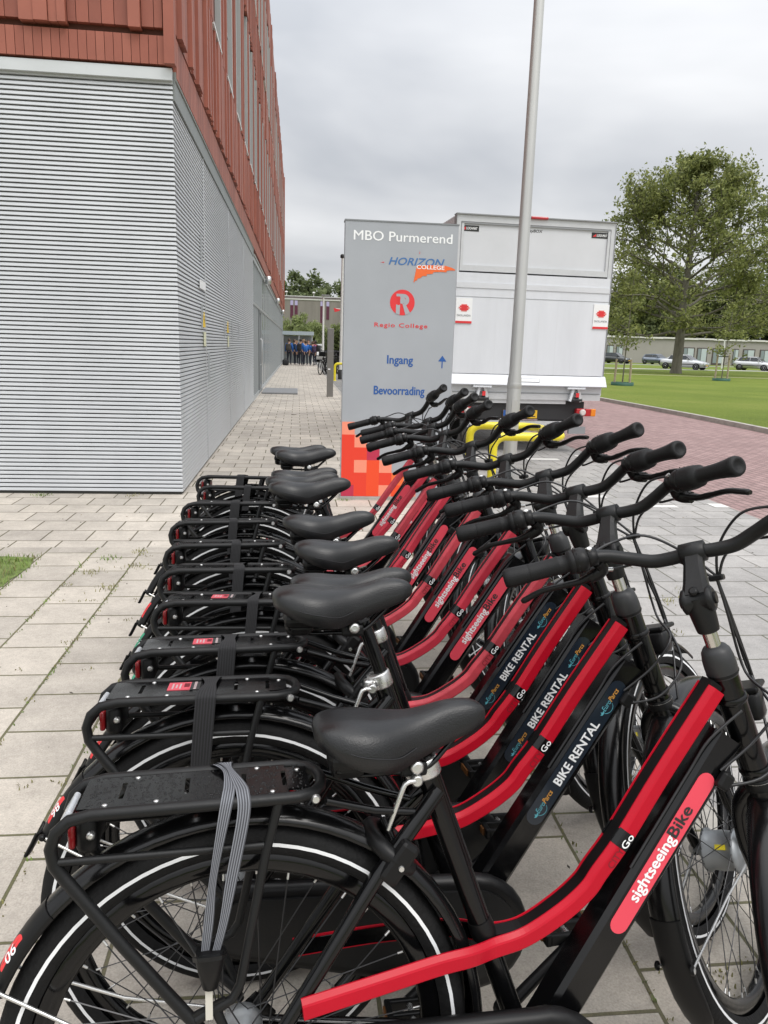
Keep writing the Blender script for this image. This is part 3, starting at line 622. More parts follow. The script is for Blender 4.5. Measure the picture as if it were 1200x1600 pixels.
mb = MB(); mb.box((1.92, 0.06, 0.325), (0.25, 0.05, 0.1), mat('print_grey')); mb.build('mud_guard_plate', truck)
LR = mat('lamp_red', (0.42, 0.012, 0.018), 0.2, coat=0.6); LO = mat('lamp_orange', (0.75, 0.22, 0.01), 0.2, coat=0.6); LC = mat('lamp_clear', (0.62, 0.56, 0.54), 0.15, coat=0.6)
for x0, sgn in ((1.862, 1), (0.355, -1)):
    t_ = MB(); t_.bevbox((x0 + sgn * 0.065, 0.01, 0.585), (0.13, 0.08, 0.108), LR, 0.012); lo = t_.build('tail_light', truck)
    t_ = MB(); t_.bevbox((x0 + sgn * 0.175, 0.01, 0.585), (0.085, 0.08, 0.108), LR, 0.012); t_.build('reflector', lo)
    t_ = MB(); t_.bevbox((x0 + sgn * 0.255, 0.01, 0.585), (0.075, 0.08, 0.108), LO, 0.012); t_.build('indicator', lo)
    t_ = MB(); t_.lathe([(0.045, 0), (0.045, 0.02), (0.03, 0.03)], (x0 + sgn * 0.09, -0.028, 0.585), (0, -1, 0), LC, 18); t_.build('reverse_lamp', lo)
mb = MB(); mb.bevbox((1.125, -0.01, 3.15), (0.24, 0.06, 0.035), LR, 0.01); mb.build('brake_light', truck)
mb = MB(); PY = mat('plate_yellow', (0.72, 0.43, 0.02), 0.45); mb.box((1.05, 0.03, 0.545), (0.50, 0.012, 0.112), PY); mb.box((0.818, 0.022, 0.545), (0.035, 0.006, 0.11), BLU)
lettering(mb, '-72-Z', (1.06, 0.0235, 0.508), UX, UZ, BLK, width=0.215, height=0.075, bold=0.015); mb.build('number_plate', truck)
for x, z in ((2.10, 1.908), (0.144, 1.92)):
    mb = MB(); mb.box((x, -0.036, z), (0.225, 0.010, 0.33), WHT); mb.box((x, -0.0425, z - 0.15), (0.225, 0.003, 0.03), RDP)
    for i, (wd, hz) in enumerate(((0.08, 0.02), (0.12, 0.02), (0.15, 0.02), (0.12, 0.02), (0.08, 0.02))): mb.box((x, -0.0425, z + 0.055 - i * 0.019 + 0.02), (wd, 0.003, 0.019), mat('logo_soft_red', (0.72, 0.2, 0.18), 0.5) if i in (0, 4) or wd > 0.14 else RDP)
    mb.box((x, -0.0445, z + 0.038), (0.075, 0.003, 0.07), RDP)
    lettering(mb, 'DHOLLANDIA', (x, -0.0418, z - 0.075), UX, UZ, mat('print_grey'), width=0.19, height=0.026, bold=0.02, align='C'); mb.build('warning_sticker', truck)
for x in (0.187, 2.016):
    mb = MB(); mb.box((x, 0.018, 2.978), (0.245, 0.004, 0.072), BLK); lettering(mb, 'LOO-MAT', (x - 0.05, 0.0155, 2.963), UX, UZ, WHT, width=0.15, height=0.032, bold=0.03, shear=0.2)
    mb.prism([(-0.11, 2.96), (-0.06, 2.96), (-0.06, 3.0)], (x, 0.0155, 0), UX, UZ, 0.0006, RDP); mb.build('maker_plate', truck)
mb = MB(); lettering(mb, 'cityBOX', (0.98, 0.0192, 2.972), UX, UZ, BLK, width=0.21, height=0.034, bold=0.03, shear=0.15); mb.build('lettering', truck)
mb = MB(); mb.box((1.12, -0.0805, 1.02), (0.285, 0.004, 0.05), mat('print_grey'), Matrix.Rotation(rad(-28), 3, 'X')); mb.box((1.12, -0.085, 1.02), (0.27, 0.003, 0.04), WHT, Matrix.Rotation(rad(-28), 3, 'X'))
R28 = Matrix.Rotation(rad(-28), 3, 'X'); lettering(mb, 'DHOLLANDIA', (1.12, -0.0865, 1.005), (1, 0, 0), R28 @ Vector((0, 0, 1)), BLK, width=0.25, height=0.03, bold=0.05, align='C'); mb.build('maker_plate', truck)
mb = MB(); mb.bevbox((TW / 2, TL + 1.1, 1.25), (1.98, 1.7, 1.75), TWH, 0.12); mb.build('cab', truck)
RUB = mat('tyre_rubber', (0.0068, 0.0068, 0.0071), 0.7, spec=0.22, vary=0.25, scale=40, bump=0.25, bscale=120)
for x in (0.28, TW - 0.28):
    for y in (1.1, 4.9):
        mb = MB(); mb.lathe([(0.2, -0.11), (0.31, -0.11), (0.335, -0.08), (0.335, 0.08), (0.31, 0.11), (0.2, 0.11)], (x, y, 0.335), (1, 0, 0), RUB, 28); wo = mb.build('wheel', truck)
        mb = MB(); mb.lathe([(0.05, -0.09), (0.2, -0.1), (0.2, 0.1), (0.05, 0.09)], (x, y, 0.335), (1, 0, 0), TAL, 20); mb.build('rim', wo)
mb = MB(); mb.prism([(0, 0), (0.05, 0.008), (0.11, -0.012), (0.06, -0.02), (0.02, -0.03)], (-0.12, 15.8, 0.006), (1, 0, 0), (0, 1, 0), 0.006, mat('leaf_brown', (0.05, 0.035, 0.02), 0.8)); tag(mb.build('fallen_leaf'), 'dark dry leaf lying on the path slabs', 'leaf')
# ------------------------------------------------------------------ trees and bushes
def leaf_mat(name, c1, c2):
    mt = bpy.data.materials.new(name); mt.use_nodes = True; t = mt.node_tree; b = t.nodes['Principled BSDF']
    c = N(t, 'ShaderNodeTexCoord'); nz = N(t, 'ShaderNodeTexNoise'); nz.inputs['Scale'].default_value = 0.9; nz.inputs['Detail'].default_value = 4; t.links.new(c.outputs['Object'], nz.inputs[0])
    gi = N(t, 'ShaderNodeNewGeometry'); wn = M(t, 'ADD', M(t, 'MULTIPLY', gi.outputs['Random Per Island'], 0.5), M(t, 'MULTIPLY', nz.outputs[0], 0.6))
    r = N(t, 'ShaderNodeValToRGB'); t.links.new(wn, r.inputs[0]); e = r.color_ramp.elements; e[0].position = 0.3; e[0].color = (*c1, 1); e[1].position = 0.75; e[1].color = (*c2, 1)
    t.links.new(r.outputs[0], b.inputs['Base Color']); b.inputs['Roughness'].default_value = 0.6; b.inputs['Specular IOR Level'].default_value = 0.3
    tr = N(t, 'ShaderNodeBsdfTranslucent'); t.links.new(r.outputs[0], tr.inputs[0]); ms = N(t, 'ShaderNodeMixShader'); ms.inputs[0].default_value = 0.4
    o = t.nodes['Material Output']; t.links.new(b.outputs[0], ms.inputs[1]); t.links.new(tr.outputs[0], ms.inputs[2]); t.links.new(ms.outputs[0], o.inputs[0]); return mt
BARK = mat('bark', (0.135, 0.125, 0.10), 0.9, vary=0.3, scale=6, bump=0.6, bscale=14, stretch=(1, 1, 0.25))
LEAF_A = leaf_mat('leaf_olive', (0.105, 0.130, 0.042), (0.27, 0.29, 0.098))
LEAF_B = leaf_mat('leaf_dark', (0.055, 0.075, 0.028), (0.13, 0.155, 0.05))
LEAF_C = leaf_mat('leaf_willow', (0.13, 0.165, 0.06), (0.28, 0.33, 0.13))
LEAF_D = leaf_mat('leaf_far', (0.085, 0.11, 0.05), (0.17, 0.205, 0.09))
def leaves(name, centers, radii, per, size, mt, rng, parent=None, droop=0.0):
    C_ = np.repeat(np.array(centers, float), per, 0); R_ = np.repeat(np.array(radii, float), per); n = len(C_)
    d = rng.normal(size=(n, 3)); d /= np.linalg.norm(d, axis=1)[:, None] + 1e-9
    p = C_ + d * (R_ * rng.random(n) ** 0.5)[:, None]
    a = rng.normal(size=(n, 3)); a /= np.linalg.norm(a, axis=1)[:, None]
    if droop: a[:, 2] -= droop; a /= np.linalg.norm(a, axis=1)[:, None]
    b = np.cross(a, rng.normal(size=(n, 3))); b /= np.linalg.norm(b, axis=1)[:, None] + 1e-9
    s = size * (0.6 + 0.8 * rng.random(n))[:, None]; wd = 0.5 if not droop else 0.28
    V = np.stack([p - a * s * 0.5, p + b * s * wd * 0.5, p + a * s * 0.5, p - b * s * wd * 0.5], 1).reshape(-1, 3)
    me = bpy.data.meshes.new(name); me.vertices.add(4 * n); me.vertices.foreach_set('co', V.astype(np.float32).ravel())
    me.loops.add(4 * n); me.loops.foreach_set('vertex_index', np.arange(4 * n, dtype=np.int32)); me.polygons.add(n)
    me.polygons.foreach_set('loop_start', np.arange(0, 4 * n, 4, dtype=np.int32)); me.polygons.foreach_set('loop_total', np.full(n, 4, np.int32))
    me.materials.append(mt); me.update(calc_edges=True); return put(name, me, parent)
def grow(mb, rng, p, d, ln, r, depth, tips, maxd, spread, up):
    k = 4; pts = [p]; q = Vector(p); dd = Vector(d)
    for i in range(k):
        dd = (dd + Vector(rng.normal(size=3)) * 0.10 + Vector((0, 0, up))).normalized(); q = q + dd * ln / k; pts.append(q.copy())
        if depth >= 2: tips.append((q.copy(), depth))
    mb.tube(pts, [r * (1 - 0.42 * i / k) for i in range(k + 1)], BARK, 7 if depth < 2 else 4, caps=False)
    if depth >= maxd: tips.append((q, depth)); return
    nb = 3 if depth < 3 else 2
    for i in range(nb + (1 if rng.random() < 0.5 else 0)):
        az = rng.random() * 6.28; tilt = spread * (0.6 + 0.7 * rng.random())
        s = Vector((math.cos(az), math.sin(az), 0)); nd = (dd * math.cos(tilt) + (s - dd * s.dot(dd)).normalized() * math.sin(tilt)).normalized()
        bp = pts[-1] if i < 2 else pts[rng.integers(2, k)]
        grow(mb, rng, bp, nd, ln * (0.62 + 0.22 * rng.random()), r * 0.56, depth + 1, tips, maxd, spread, up)
def full_tree(name, label, loc, H_, trunk_h, lead, width, mt, seed, per, leafsize, group=None, cr=0.55):
    rng = np.random.default_rng(seed); t = thing(name, label, 'tree', loc, group=group); mb = MB(); tips = []; r0 = 0.33 * H_ / 16
    # leader with whorls of limbs: broad in the middle, pointed above
    z = trunk_h; top = H_ * 0.93; pts = [Vector((0, 0, -0.1)), Vector((0.02, 0, 0.5)), Vector((0.05, 0, trunk_h))]; x = 0.05; y = 0
    zs_ = np.linspace(trunk_h, top, 9)[1:]
    for zz_ in zs_: x += rng.normal() * 0.12; y += rng.normal() * 0.12; pts.append(Vector((x, y, zz_)))
    rr = [r0 * 1.45, r0 * 1.12, r0] + [max(0.03, r0 * (1 - (zz_ - trunk_h) / (top - trunk_h)) ** 0.8 * 0.9) for zz_ in zs_]
    mb.tube(pts, rr, BARK, 12, caps=False)
    nl = lead
    for i in range(nl):
        f = (i + 0.3) / nl; zb = trunk_h + (top - trunk_h) * f * 0.95; az = i * 2.4 + rng.normal() * 0.3
        prof_ = min(1, 0.85 + 0.9 * f) if f < 0.16 else max(0.16, (1.0 - ((f - 0.16) / 0.90) ** 1.7))
        ln = width * prof_ * (0.85 + 0.3 * rng.random()); el = rad(4 + 50 * f) + rng.normal() * 0.1
        j = min(len(pts) - 2, 2 + int(f * 0.95 * 8)); a, b = pts[j], pts[j + 1]; tt = min(1, max(0, (zb - a.z) / max(1e-3, b.z - a.z))); base = a.lerp(b, tt)
        d = Vector((math.cos(az) * math.cos(el), math.sin(az) * math.cos(el), math.sin(el)))
        grow(mb, rng, base, d, ln * 0.55, max(0.03, r0 * 0.42 * (1 - f * 0.7)), 1, tips, 3, 0.62, 0.03)
    tips.append((Vector((x, y, H_ - 0.4)), 3))
    mb.build('trunk', t)
    c = [tuple(p) for p, dp in tips]; rd = [cr * (0.6 + 0.8 * rng.random()) for _ in tips]
    leaves('crown', c, rd, per, leafsize, mt, rng, t); return t
full_tree('maple_tree', 'tall broad olive green tree with a thick trunk on the lawn', (28.3, 56, 0.05), 16.0, 2.7, 44, 6.8, LEAF_A, 5, 12, 0.25, cr=0.55)
full_tree('maple_tree', 'sparse tall tree at the edge of the lawn with thin long branches', (41.5, 62, 0.05), 17.5, 3.0, 24, 6.8, LEAF_A, 9, 7, 0.27, cr=0.55)

def blob_tree(mb_name, label, loc, H_, W_, trunk_h, mt, seed, n, per, size, group=None, cat='tree', flat=1.0, droop=0.0):
    rng = np.random.default_rng(seed); t = thing(mb_name, label, cat, loc, group=group); mb = MB()
    cz = (H_ + trunk_h) / 2; hz = (H_ - trunk_h) / 2; cs = []; rs = []
    mb.tube([(0, 0, -0.1), (0.05, 0, trunk_h), (0, 0.05, H_ * 0.75)], [0.03 * H_ * 0.6, 0.02 * H_ * 0.6, 0.05], BARK, 8)
    for i in range(n):
        v = rng.normal(size=3); v /= np.linalg.norm(v); q = rng.random() ** 0.45 * (0.85 + 0.25 * math.sin(3 * math.atan2(v[1], v[0]) + seed) * math.sin(2.3 * v[2] * 3 + seed))
        p = np.array([v[0] * W_ / 2 * q, v[1] * W_ / 2 * q * flat, cz + v[2] * hz * q]); cs.append(p); rs.append((0.09 + 0.09 * rng.random()) * min(W_, H_))
        if i % 6 == 0: mb.tube([(0, 0, min(p[2], H_ * 0.6) * 0.7), tuple(p * np.array([0.5, 0.5, 1]) - np.array([0, 0, 0.3])), tuple(p)], [0.08, 0.05, 0.02], BARK, 4, caps=False)
    mb.build('trunk' if cat == 'tree' else 'stem', t); leaves('crown' if cat == 'tree' else 'foliage', cs, rs, per, size, mt, rng, t, droop); return t
far = [(38, 128, 13, 11, 'dark green tree behind the flat roofed houses and closest to the truck'), (47, 132, 14, 12, 'second dark tree behind the houses next to the gap beside the truck'), (56, 127, 13.5, 12, 'dark tree behind the houses directly in line with the thick maple trunk'),
       (65, 131, 14.5, 12, 'dark bushy tree behind the houses between the maple and the sparse tree'), (74, 128, 15.5, 12, 'dark tall tree behind the houses and the silver hatchback'), (83, 131, 17, 13, 'dark tree behind the houses at the far end of the row'), (42, 140, 15, 12, 'distant tree peeping between the first two dark trees'), (69, 140, 17, 14, 'distant tall tree rising behind the dark bushy tree'), (88, 122, 15, 13, 'broad dark tree past the end of the houses')]
for i, (x, y, h, wd, lb) in enumerate(far): blob_tree('lime_tree', lb, (x, y, 0), h * 1.12, wd, 0.8, LEAF_B if i % 3 else LEAF_A, 20 + i, 90, 110, 0.8, group='trees behind the houses')
bk = [(-7, 138, 11.5, 9, 'leftmost tree over the concrete roof, partly behind the red building'), (-1.5, 134, 13.2, 8.5, 'rounded tree over the concrete roof left of the white lamp head'), (3.2, 136, 13.4, 8, 'upright tree over the concrete roof behind the white street lamp'), (8.2, 135, 13.0, 8, 'tree over the concrete roof just beside the white mast'), (1.0, 124, 10.2, 8, 'lower bright tree just behind the concrete roof'), (7.0, 123, 9.6, 7, 'lower bright tree behind the roof vent'), (14, 136, 13, 10, 'tree hidden for the most part behind the totem sign')]
for i, (x, y, h, wd, lb) in enumerate(bk): blob_tree('poplar_tree', lb, (x, y, 0), h, wd, 1.0, LEAF_D, 40 + i, 70, 90, 0.7, group='trees behind the concrete building')
bs = [(0.7, 69, 3.75, 4.6, LEAF_C, 'pale green willowy bush behind the shelter roof'), (4.6, 67, 3.6, 3.4, LEAF_C, 'pale bush between the street lamp and the white mast'), (3.3, 62, 2.6, 3.2, LEAF_B, 'dark low shrub behind the parked bicycles'), (5.2, 60, 2.2, 2.6, LEAF_C, 'bright low shrub by the white mast foot'), (-3.2, 70, 3.4, 4, LEAF_C, 'pale bush tucked behind the end of the glass front')]
for i, (x, y, h, wd, mt_, lb) in enumerate(bs): blob_tree('bush', lb, (x, y, 0), h, wd, 0.1, mt_, 60 + i, 80, 120, 0.32 if mt_ is LEAF_C else 0.24, group='bushes behind the group of people', cat='bush', droop=0.9 if mt_ is LEAF_C and h > 3 else 0)
# two young staked trees
WOOD = mat('stake_wood', (0.36, 0.30, 0.21), 0.8, vary=0.15, scale=9); GRN = mat('green_band', (0.02, 0.085, 0.055), 0.6)
def sapling(loc, h, stakes_h, lean, label, seed, dens):
    rng = np.random.default_rng(seed); t = thing('young_tree', label, 'tree', loc, group='young staked trees'); mb = MB(); tips = []
    pts = cat_rom([(0, 0, 0), (lean * 0.3, 0, h * 0.4), (lean, 0.03, h)], 5); mb.tube(pts, [0.035 - 0.022 * i / (len(pts) - 1) for i in range(len(pts))], BARK, 6)
    for i in range(18):
        f = 0.36 + 0.6 * rng.random(); b = pts[int(f * (len(pts) - 1))]; az = rng.random() * 6.28; ln = (0.5 + 0.5 * rng.random()) * (1.1 - f) * h * 0.42
        e_ = b + Vector((math.cos(az) * ln, math.sin(az) * ln, ln * 0.5)); m_ = (b + e_) / 2 + Vector((0, 0, 0.05)); mb.tube([b, m_, e_], [0.012, 0.009, 0.005], BARK, 4, caps=False); tips += [m_, e_]
    mb.build('trunk', t); leaves('crown', [tuple(p) for p in tips], [0.28] * len(tips), dens, 0.16, LEAF_A, rng, t)
    for sx_, sy_ in ((-0.28, 0.2), (0.28, -0.12)):
        s_ = MB(); s_.tube([(sx_, sy_, 0), (sx_ * 0.92, sy_, stakes_h)], 0.05, WOOD, 8, smooth=True); s_.build('stake', t)
    s_ = MB(); s_.box((0, 0.04, stakes_h - 0.1), (0.6, 0.02, 0.05), mat('black_rubber')); s_.build('tie_band', t)
    s_ = MB(); s_.lathe([(0.48, 0), (0.48, 0.14), (0.46, 0.14), (0.46, 0)], (0, 0, 0), (0, 0, 1), GRN, 22); s_.build('watering_ring', t)
sapling((14.0, 32.4, 0.07), 4.9, 1.12, 0.12, 'young leafy tree between two stakes beside the truck', 3, 24)
sapling((24.0, 42.0, 0.07), 4.4, 1.45, 0.25, 'thin young tree with few leaves between two stakes near the silver hatchback', 4, 20)

# ------------------------------------------------------------------ buildings behind
CB = mat('washed_concrete', (0.20, 0.182, 0.168), 0.9, vary=0.14, scale=0.5, stretch=(3, 3, 0.4))
cb = thing('concrete_building', 'low concrete building with narrow purple windows behind the shelter', 'building', (0, 100, 0))
mb = MB(); mb.box((3, 6, 3.45), (40, 12, 6.9), CB); mb.build('wall', cb)
mb = MB(); mb.box((2.4, 9, 7.2), (26, 9, 0.6), CB); mb.build('upper_wall', cb)
mb = MB(); mb.box((3, -0.02, 6.86), (40.1, 0.1, 0.14), mat('roof_trim', (0.5, 0.5, 0.48), 0.6)); mb.box((2.4, 4.46, 7.48), (26.1, 0.1, 0.1), mat('roof_trim')); mb.build('roof_trim', cb)
PUR = mat('purple_panel', (0.085, 0.015, 0.04), 0.4); LAV = mat('lavender_panel', (0.38, 0.34, 0.55), 0.5)
for x, zb in ((-0.75, 4.6), (-0.2, 4.9), (3.0, 4.0), (3.75, 4.5), (-6, 4.6), (9, 4.4), (9.6, 4.4)):
    mb = MB(); mb.box((x, -0.015, (6.1 + zb) / 2), (0.36, 0.05, 6.1 - zb), PUR); wo = mb.build('window', cb)
    mb = MB(); mb.box((x, -0.016, 6.4), (0.34, 0.05, 0.56), LAV); mb.build('panel', wo)
for x in (-1.5, 2.1): 
    mb = MB(); mb.lathe([(0.05, 0), (0.05, 0.5), (0.2, 0.52), (0.2, 0.62), (0.02, 0.7)], (x, 6, 7.5), (0, 0, 1), WPOST, 10); mb.build('roof_vent', cb)
HW = mat('house_wall', (0.30, 0.285, 0.265), 0.85, vary=0.06, scale=0.4); HF = mat('house_fascia', (0.62, 0.61, 0.58), 0.6); HD = mat('house_frame_dark', (0.07, 0.055, 0.05), 0.6); HG = mat('house_glass', (0.20, 0.24, 0.25), 0.1, spec=0.8); HC = mat('curtain_pale', (0.42, 0.48, 0.49), 0.8)
def house(x0, x1, y, label, wins, h=3.75):
    t = thing('terraced_house', label, 'house', (x0, y, 0.05), group='row of flat roofed houses'); mb = MB(); mb.box(((x1 - x0) / 2, 5, h / 2), (x1 - x0 - 0.02, 10, h), HW); mb.build('wall', t)
    mb = MB(); n_ = max(1, round((x1 - x0) / 3)); wd = (x1 - x0 - 0.04) / n_
    for i in range(n_): mb.box((0.02 + wd * (i + 0.5), 4.9, h + 0.12 + 0.04 * (i % 2)), (wd - 0.03, 10.3, 0.24), HF)
    mb.build('roof', t)
    for a, b in wins:
        m_ = MB(); m_.box(((a + b) / 2 - x0, -0.03, 1.35), (b - a, 0.1, 2.5), HD); wo = m_.build('window', t)
        m_ = MB(); c_ = (a + b) / 2 - x0; m_.box((c_ + (b - a) * 0.16, -0.075, 1.4), ((b - a) * 0.5, 0.04, 2.1), HC); m_.box((c_ - (b - a) * 0.28, -0.075, 1.4), ((b - a) * 0.28, 0.04, 2.1), HG); m_.build('pane', wo)
house(36, 46.2, 115, 'flat roofed house mostly behind the truck', [(41, 42.5)])
house(46.2, 58.6, 115, 'flat roofed house with a long blank wall behind the grey car', [(46.7, 47.8), (48.2, 49.3)])
house(58.6, 66.2, 115, 'flat roofed house with dark framed doors behind the thick maple', [(58.9, 60.8), (61.2, 62.9), (63.7, 65.8)])
house(66.2, 75, 115, 'flat roofed house with dark windows behind the silver hatchback', [(67.1, 68.0), (68.7, 70.7), (71.5, 73.5)])
house(75, 90, 115, 'flat roofed end house of the row', [(76, 78), (80, 82), (84, 86)])
t = thing('white_post', 'slim white post behind the trunk of the thick maple', 'post', (49.0, 86, 0.05)); mb = MB(); mb.lathe([(0.09, 0), (0.07, 4.2)], (0, 0, 0), (0, 0, 1), WPOST, 10); mb.build('shaft', t); mb = MB(); mb.bevbox((0, 0, 4.25), (0.3, 0.2, 0.12), WPOST, 0.02); mb.build('lamp_head', t)
sh = thing('shelter', 'low shelter with a flat grey roof behind the group of people', 'shelter', (0, 57.5, 0))
mb = MB(); mb.box((0.0, 1.0, 2.17), (2.35, 2.2, 0.26), mat('shelter_roof', (0.36, 0.42, 0.45), 0.5)); mb.build('roof', sh)
mb = MB(); mb.box((0.0, 1.9, 1.0), (2.2, 0.06, 2.0), mat('shelter_panel', (0.25, 0.27, 0.27), 0.5)); mb.build('panel', sh)
for x in (-1.05, 0.1, 1.05):
    mb = MB(); mb.box((x, 0.0, 1.02), (0.07, 0.07, 2.04), GREY); mb.build('post', sh)
# ------------------------------------------------------------------ parked cars
CGL = mat('car_glass', (0.03, 0.035, 0.04), 0.05, spec=0.8); CTR = mat('car_trim', (0.025, 0.025, 0.027), 0.5); CRM = mat('car_rim', (0.45, 0.46, 0.47), 0.35, metal=0.7); HLG = mat('headlight_glass', (0.62, 0.64, 0.66), 0.1, coat=0.5)
def car(label, loc, rz, paint, L_=3.85, kind='hatch', group='cars parked beyond the lawn', plate=True):
    t = thing('parked_car', label, 'car', loc, (0, 0, rz), group); w_ = 0.83; hl = L_ / 2; H_ = 1.44
    if kind == 'hatch': st = [(-hl, .45, .82, .62), (-hl + .08, .28, .95, .76), (-hl + .5, .2, .98, .83), (-.3, .2, .96, .84), (.75, .2, .93, .83), (hl - .55, .2, .82, .8), (hl - .15, .24, .70, .72), (hl, .38, .56, .52)]; cab = [(-hl + .12, .93, .70), (-hl + .45, 1.36, .60), (-.4, H_, .60), (.25, 1.40, .59), (1.02, .90, .70)]
    else: st = [(-hl, .45, .86, .62), (-hl + .08, .28, .96, .76), (-hl + .6, .2, .99, .83), (-.3, .2, .96, .85), (.8, .2, .93, .84), (hl - .6, .2, .84, .81), (hl - .15, .24, .72, .73), (hl, .38, .58, .54)]; cab = [(-hl + .55, .97, .70), (-hl + 1.15, 1.36, .60), (-.3, 1.43, .60), (.25, 1.40, .59), (1.05, .90, .70)]
    mb = MB(); ring = []
    for x, zb, zt, hw in st:
        h = zt - zb; ring.append([(x, -hw * .86, zb), (x, -hw * .98, zb + h * .3), (x, -hw, zb + h * .55), (x, -hw * .94, zb + h * .86), (x, -hw * .80, zt), (x, 0, zt + .03), (x, hw * .80, zt), (x, hw * .94, zb + h * .86), (x, hw, zb + h * .55), (x, hw * .98, zb + h * .3), (x, hw * .86, zb)])
    n = len(ring[0]); vs = [p for r in ring for p in r]; fs = []
    for i in range(len(ring) - 1):
        for j in range(n - 1): fs.append((i * n + j, (i + 1) * n + j, (i + 1) * n + j + 1, i * n + j + 1))
        fs.append((i * n + n - 1, (i + 1) * n + n - 1, (i + 1) * n, i * n))
    mb.add(vs, fs, paint, True); mb.add(ring[0], [tuple(range(n))], paint); mb.add(ring[-1], [tuple(range(n - 1, -1, -1))], paint)
    cr_ = [[(x, -hw, z), (x, -hw * .6, z + .015), (x, hw * .6, z + .015), (x, hw, z)] for x, z, hw in cab]
    vs = [p for r in cr_ for p in r]; fs = []
    for i in range(len(cr_) - 1):
        for j in range(3): fs.append((i * 4 + j, (i + 1) * 4 + j, (i + 1) * 4 + j + 1, i * 4 + j + 1))
    mb.add(vs, fs, paint, False)
    for sgn in (0, 3):
        base = [(p[sgn][0], p[sgn][1], p[sgn][2]) for p in cr_]; low = [(x, (-.72 if sgn == 0 else .72), .90) for x in (cab[0][0], cab[-1][0])]
        mb.add(base + low, [(5, 0, 1, 2, 3, 4, 6)], paint)
    mb.build('body', t)
    def lerp(a, b, f): return tuple(a[i] + (b[i] - a[i]) * f for i in range(3))
    g = MB()
    a, b = cr_[-2], cr_[-1]; q = [lerp(a[0], b[0], .08), lerp(a[3], b[3], .08), lerp(b[3], a[3], .10), lerp(b[0], a[0], .10)]
    q = [(x + .012, y * .93, z + .022) for x, y, z in q]; g.add(q, [(0, 1, 2, 3)], CGL); g.build('windscreen', t)
    g = MB(); a, b = cr_[1], cr_[0]; q = [lerp(a[0], b[0], .1), lerp(a[3], b[3], .1), lerp(b[3], a[3], .2), lerp(b[0], a[0], .2)]
    q = [(x - .012, y * .9, z + .02) for x, y, z in q]; g.add(q, [(0, 1, 2, 3)], CGL); g.build('rear_window', t)
    for sgn in (-1, 1):
        ztop = 1.33; zlo = .97; yt, yl = .612 * sgn, .712 * sgn
        xs = [cab[0][0] + .42, -.28, .30]; xf = cab[-1][0] - .18
        for (x0a, x1a, x0b, x1b) in ((xs[0] - .12, xs[1] - .03, xs[0] + .08, xs[1] - .03), (xs[1] + .03, xf, xs[1] + .03, xs[2] + .02)):
            g = MB(); off = .012 * sgn; g.add([(x0a, yl + off, zlo), (x1a, yl + off, zlo), (x1b, yt + off, ztop), (x0b, yt + off, ztop)], [(0, 1, 2, 3)], CGL); g.build('side_window', t)
        for wx in (-hl + .68, hl - .72):
            g = MB(); yy = sgn * (w_ - .08); g.lathe([(.20, -.09), (.285, -.095), (.30, -.07), (.30, .085), (.285, .1), (.19, .1)], (wx, yy, .30), (0, sgn, 0), RUB, 22); g.lathe([(.345, .02), (.345, .088), (.29, .088)], (wx, yy, .30), (0, sgn, 0), CTR, 22); wo = g.build('wheel', t)
            g = MB(); g.lathe([(.0, .105), (.05, .108), (.06, .095), (.16, .096), (.195, .104), (.2, .08)], (wx, yy, .30), (0, sgn, 0), CRM, 20)
            for k_ in range(5): g.box((wx + .11 * math.cos(k_ * 1.2566), yy + sgn * .100, .30 + .11 * math.sin(k_ * 1.2566)), (.03, .012, .03), CTR)
            g.build('rim', wo)
        g = MB(); g.prism([(-.2, 0), (.12, .02), (.2, .13), (-.02, .15)], (hl - .20, sgn * .56, .55), (0.55, -sgn * 0.83, 0), (0, 0, 1), .04 * sgn, HLG); g.bevbox((hl - .14, sgn * .54, .62), (.16, .30, .13), HLG, .03, Matrix.Rotation(-sgn * rad(28), 3, 'Z')); g.build('headlight', t)
        g = MB(); g.bevbox((.62, sgn * .86, .98), (.12, .18, .13), paint, .03); g.build('mirror', t)
        g = MB(); g.box((-.02, sgn * .838, .50), (L_ - 1.75, .02, .07), CTR); g.build('side_trim', t)
    g = MB(); g.box((hl - .045, 0, .40), (.12, 1.15, .10), CTR); g.box((hl - .10, 0, .60), (.12, .5, .07), CTR); g.build('grille', t)
    if plate:
        g = MB(); g.box((hl + .02, 0, .42), (.02, .50, .11), PY); g.build('number_plate', t)
    return t
SILV = mat('car_silver', (0.50, 0.51, 0.52), 0.28, metal=0.55, coat=0.5); DKC = mat('car_dark', (0.035, 0.04, 0.042), 0.22, metal=0.3, coat=0.7); BGR = mat('car_bluegrey', (0.20, 0.235, 0.29), 0.25, metal=0.5, coat=0.6); WHC = mat('car_white', (0.7, 0.7, 0.7), 0.3, coat=0.5)
car('silver hatchback parked on the street at the edge of the lawn', (48.3, 78.4, .076), rad(-48), SILV, 3.85)
car('silver saloon half hidden by the thick maple trunk', (38.0, 73.6, .076), rad(-50), SILV, 4.45, 'sedan')
car('dark hatchback parked nearest to the truck', (43.6, 104, .076), rad(-52), DKC, 4.2)
car('blue grey hatchback parked before the blank house wall', (50.1, 105, .076), rad(-66), BGR, 4.2)
car('white car behind the group of people, partly seen by the street lamp', (2.5, 64.5, 0), rad(-30), WHC, 4.2, group='cars by the bushes')

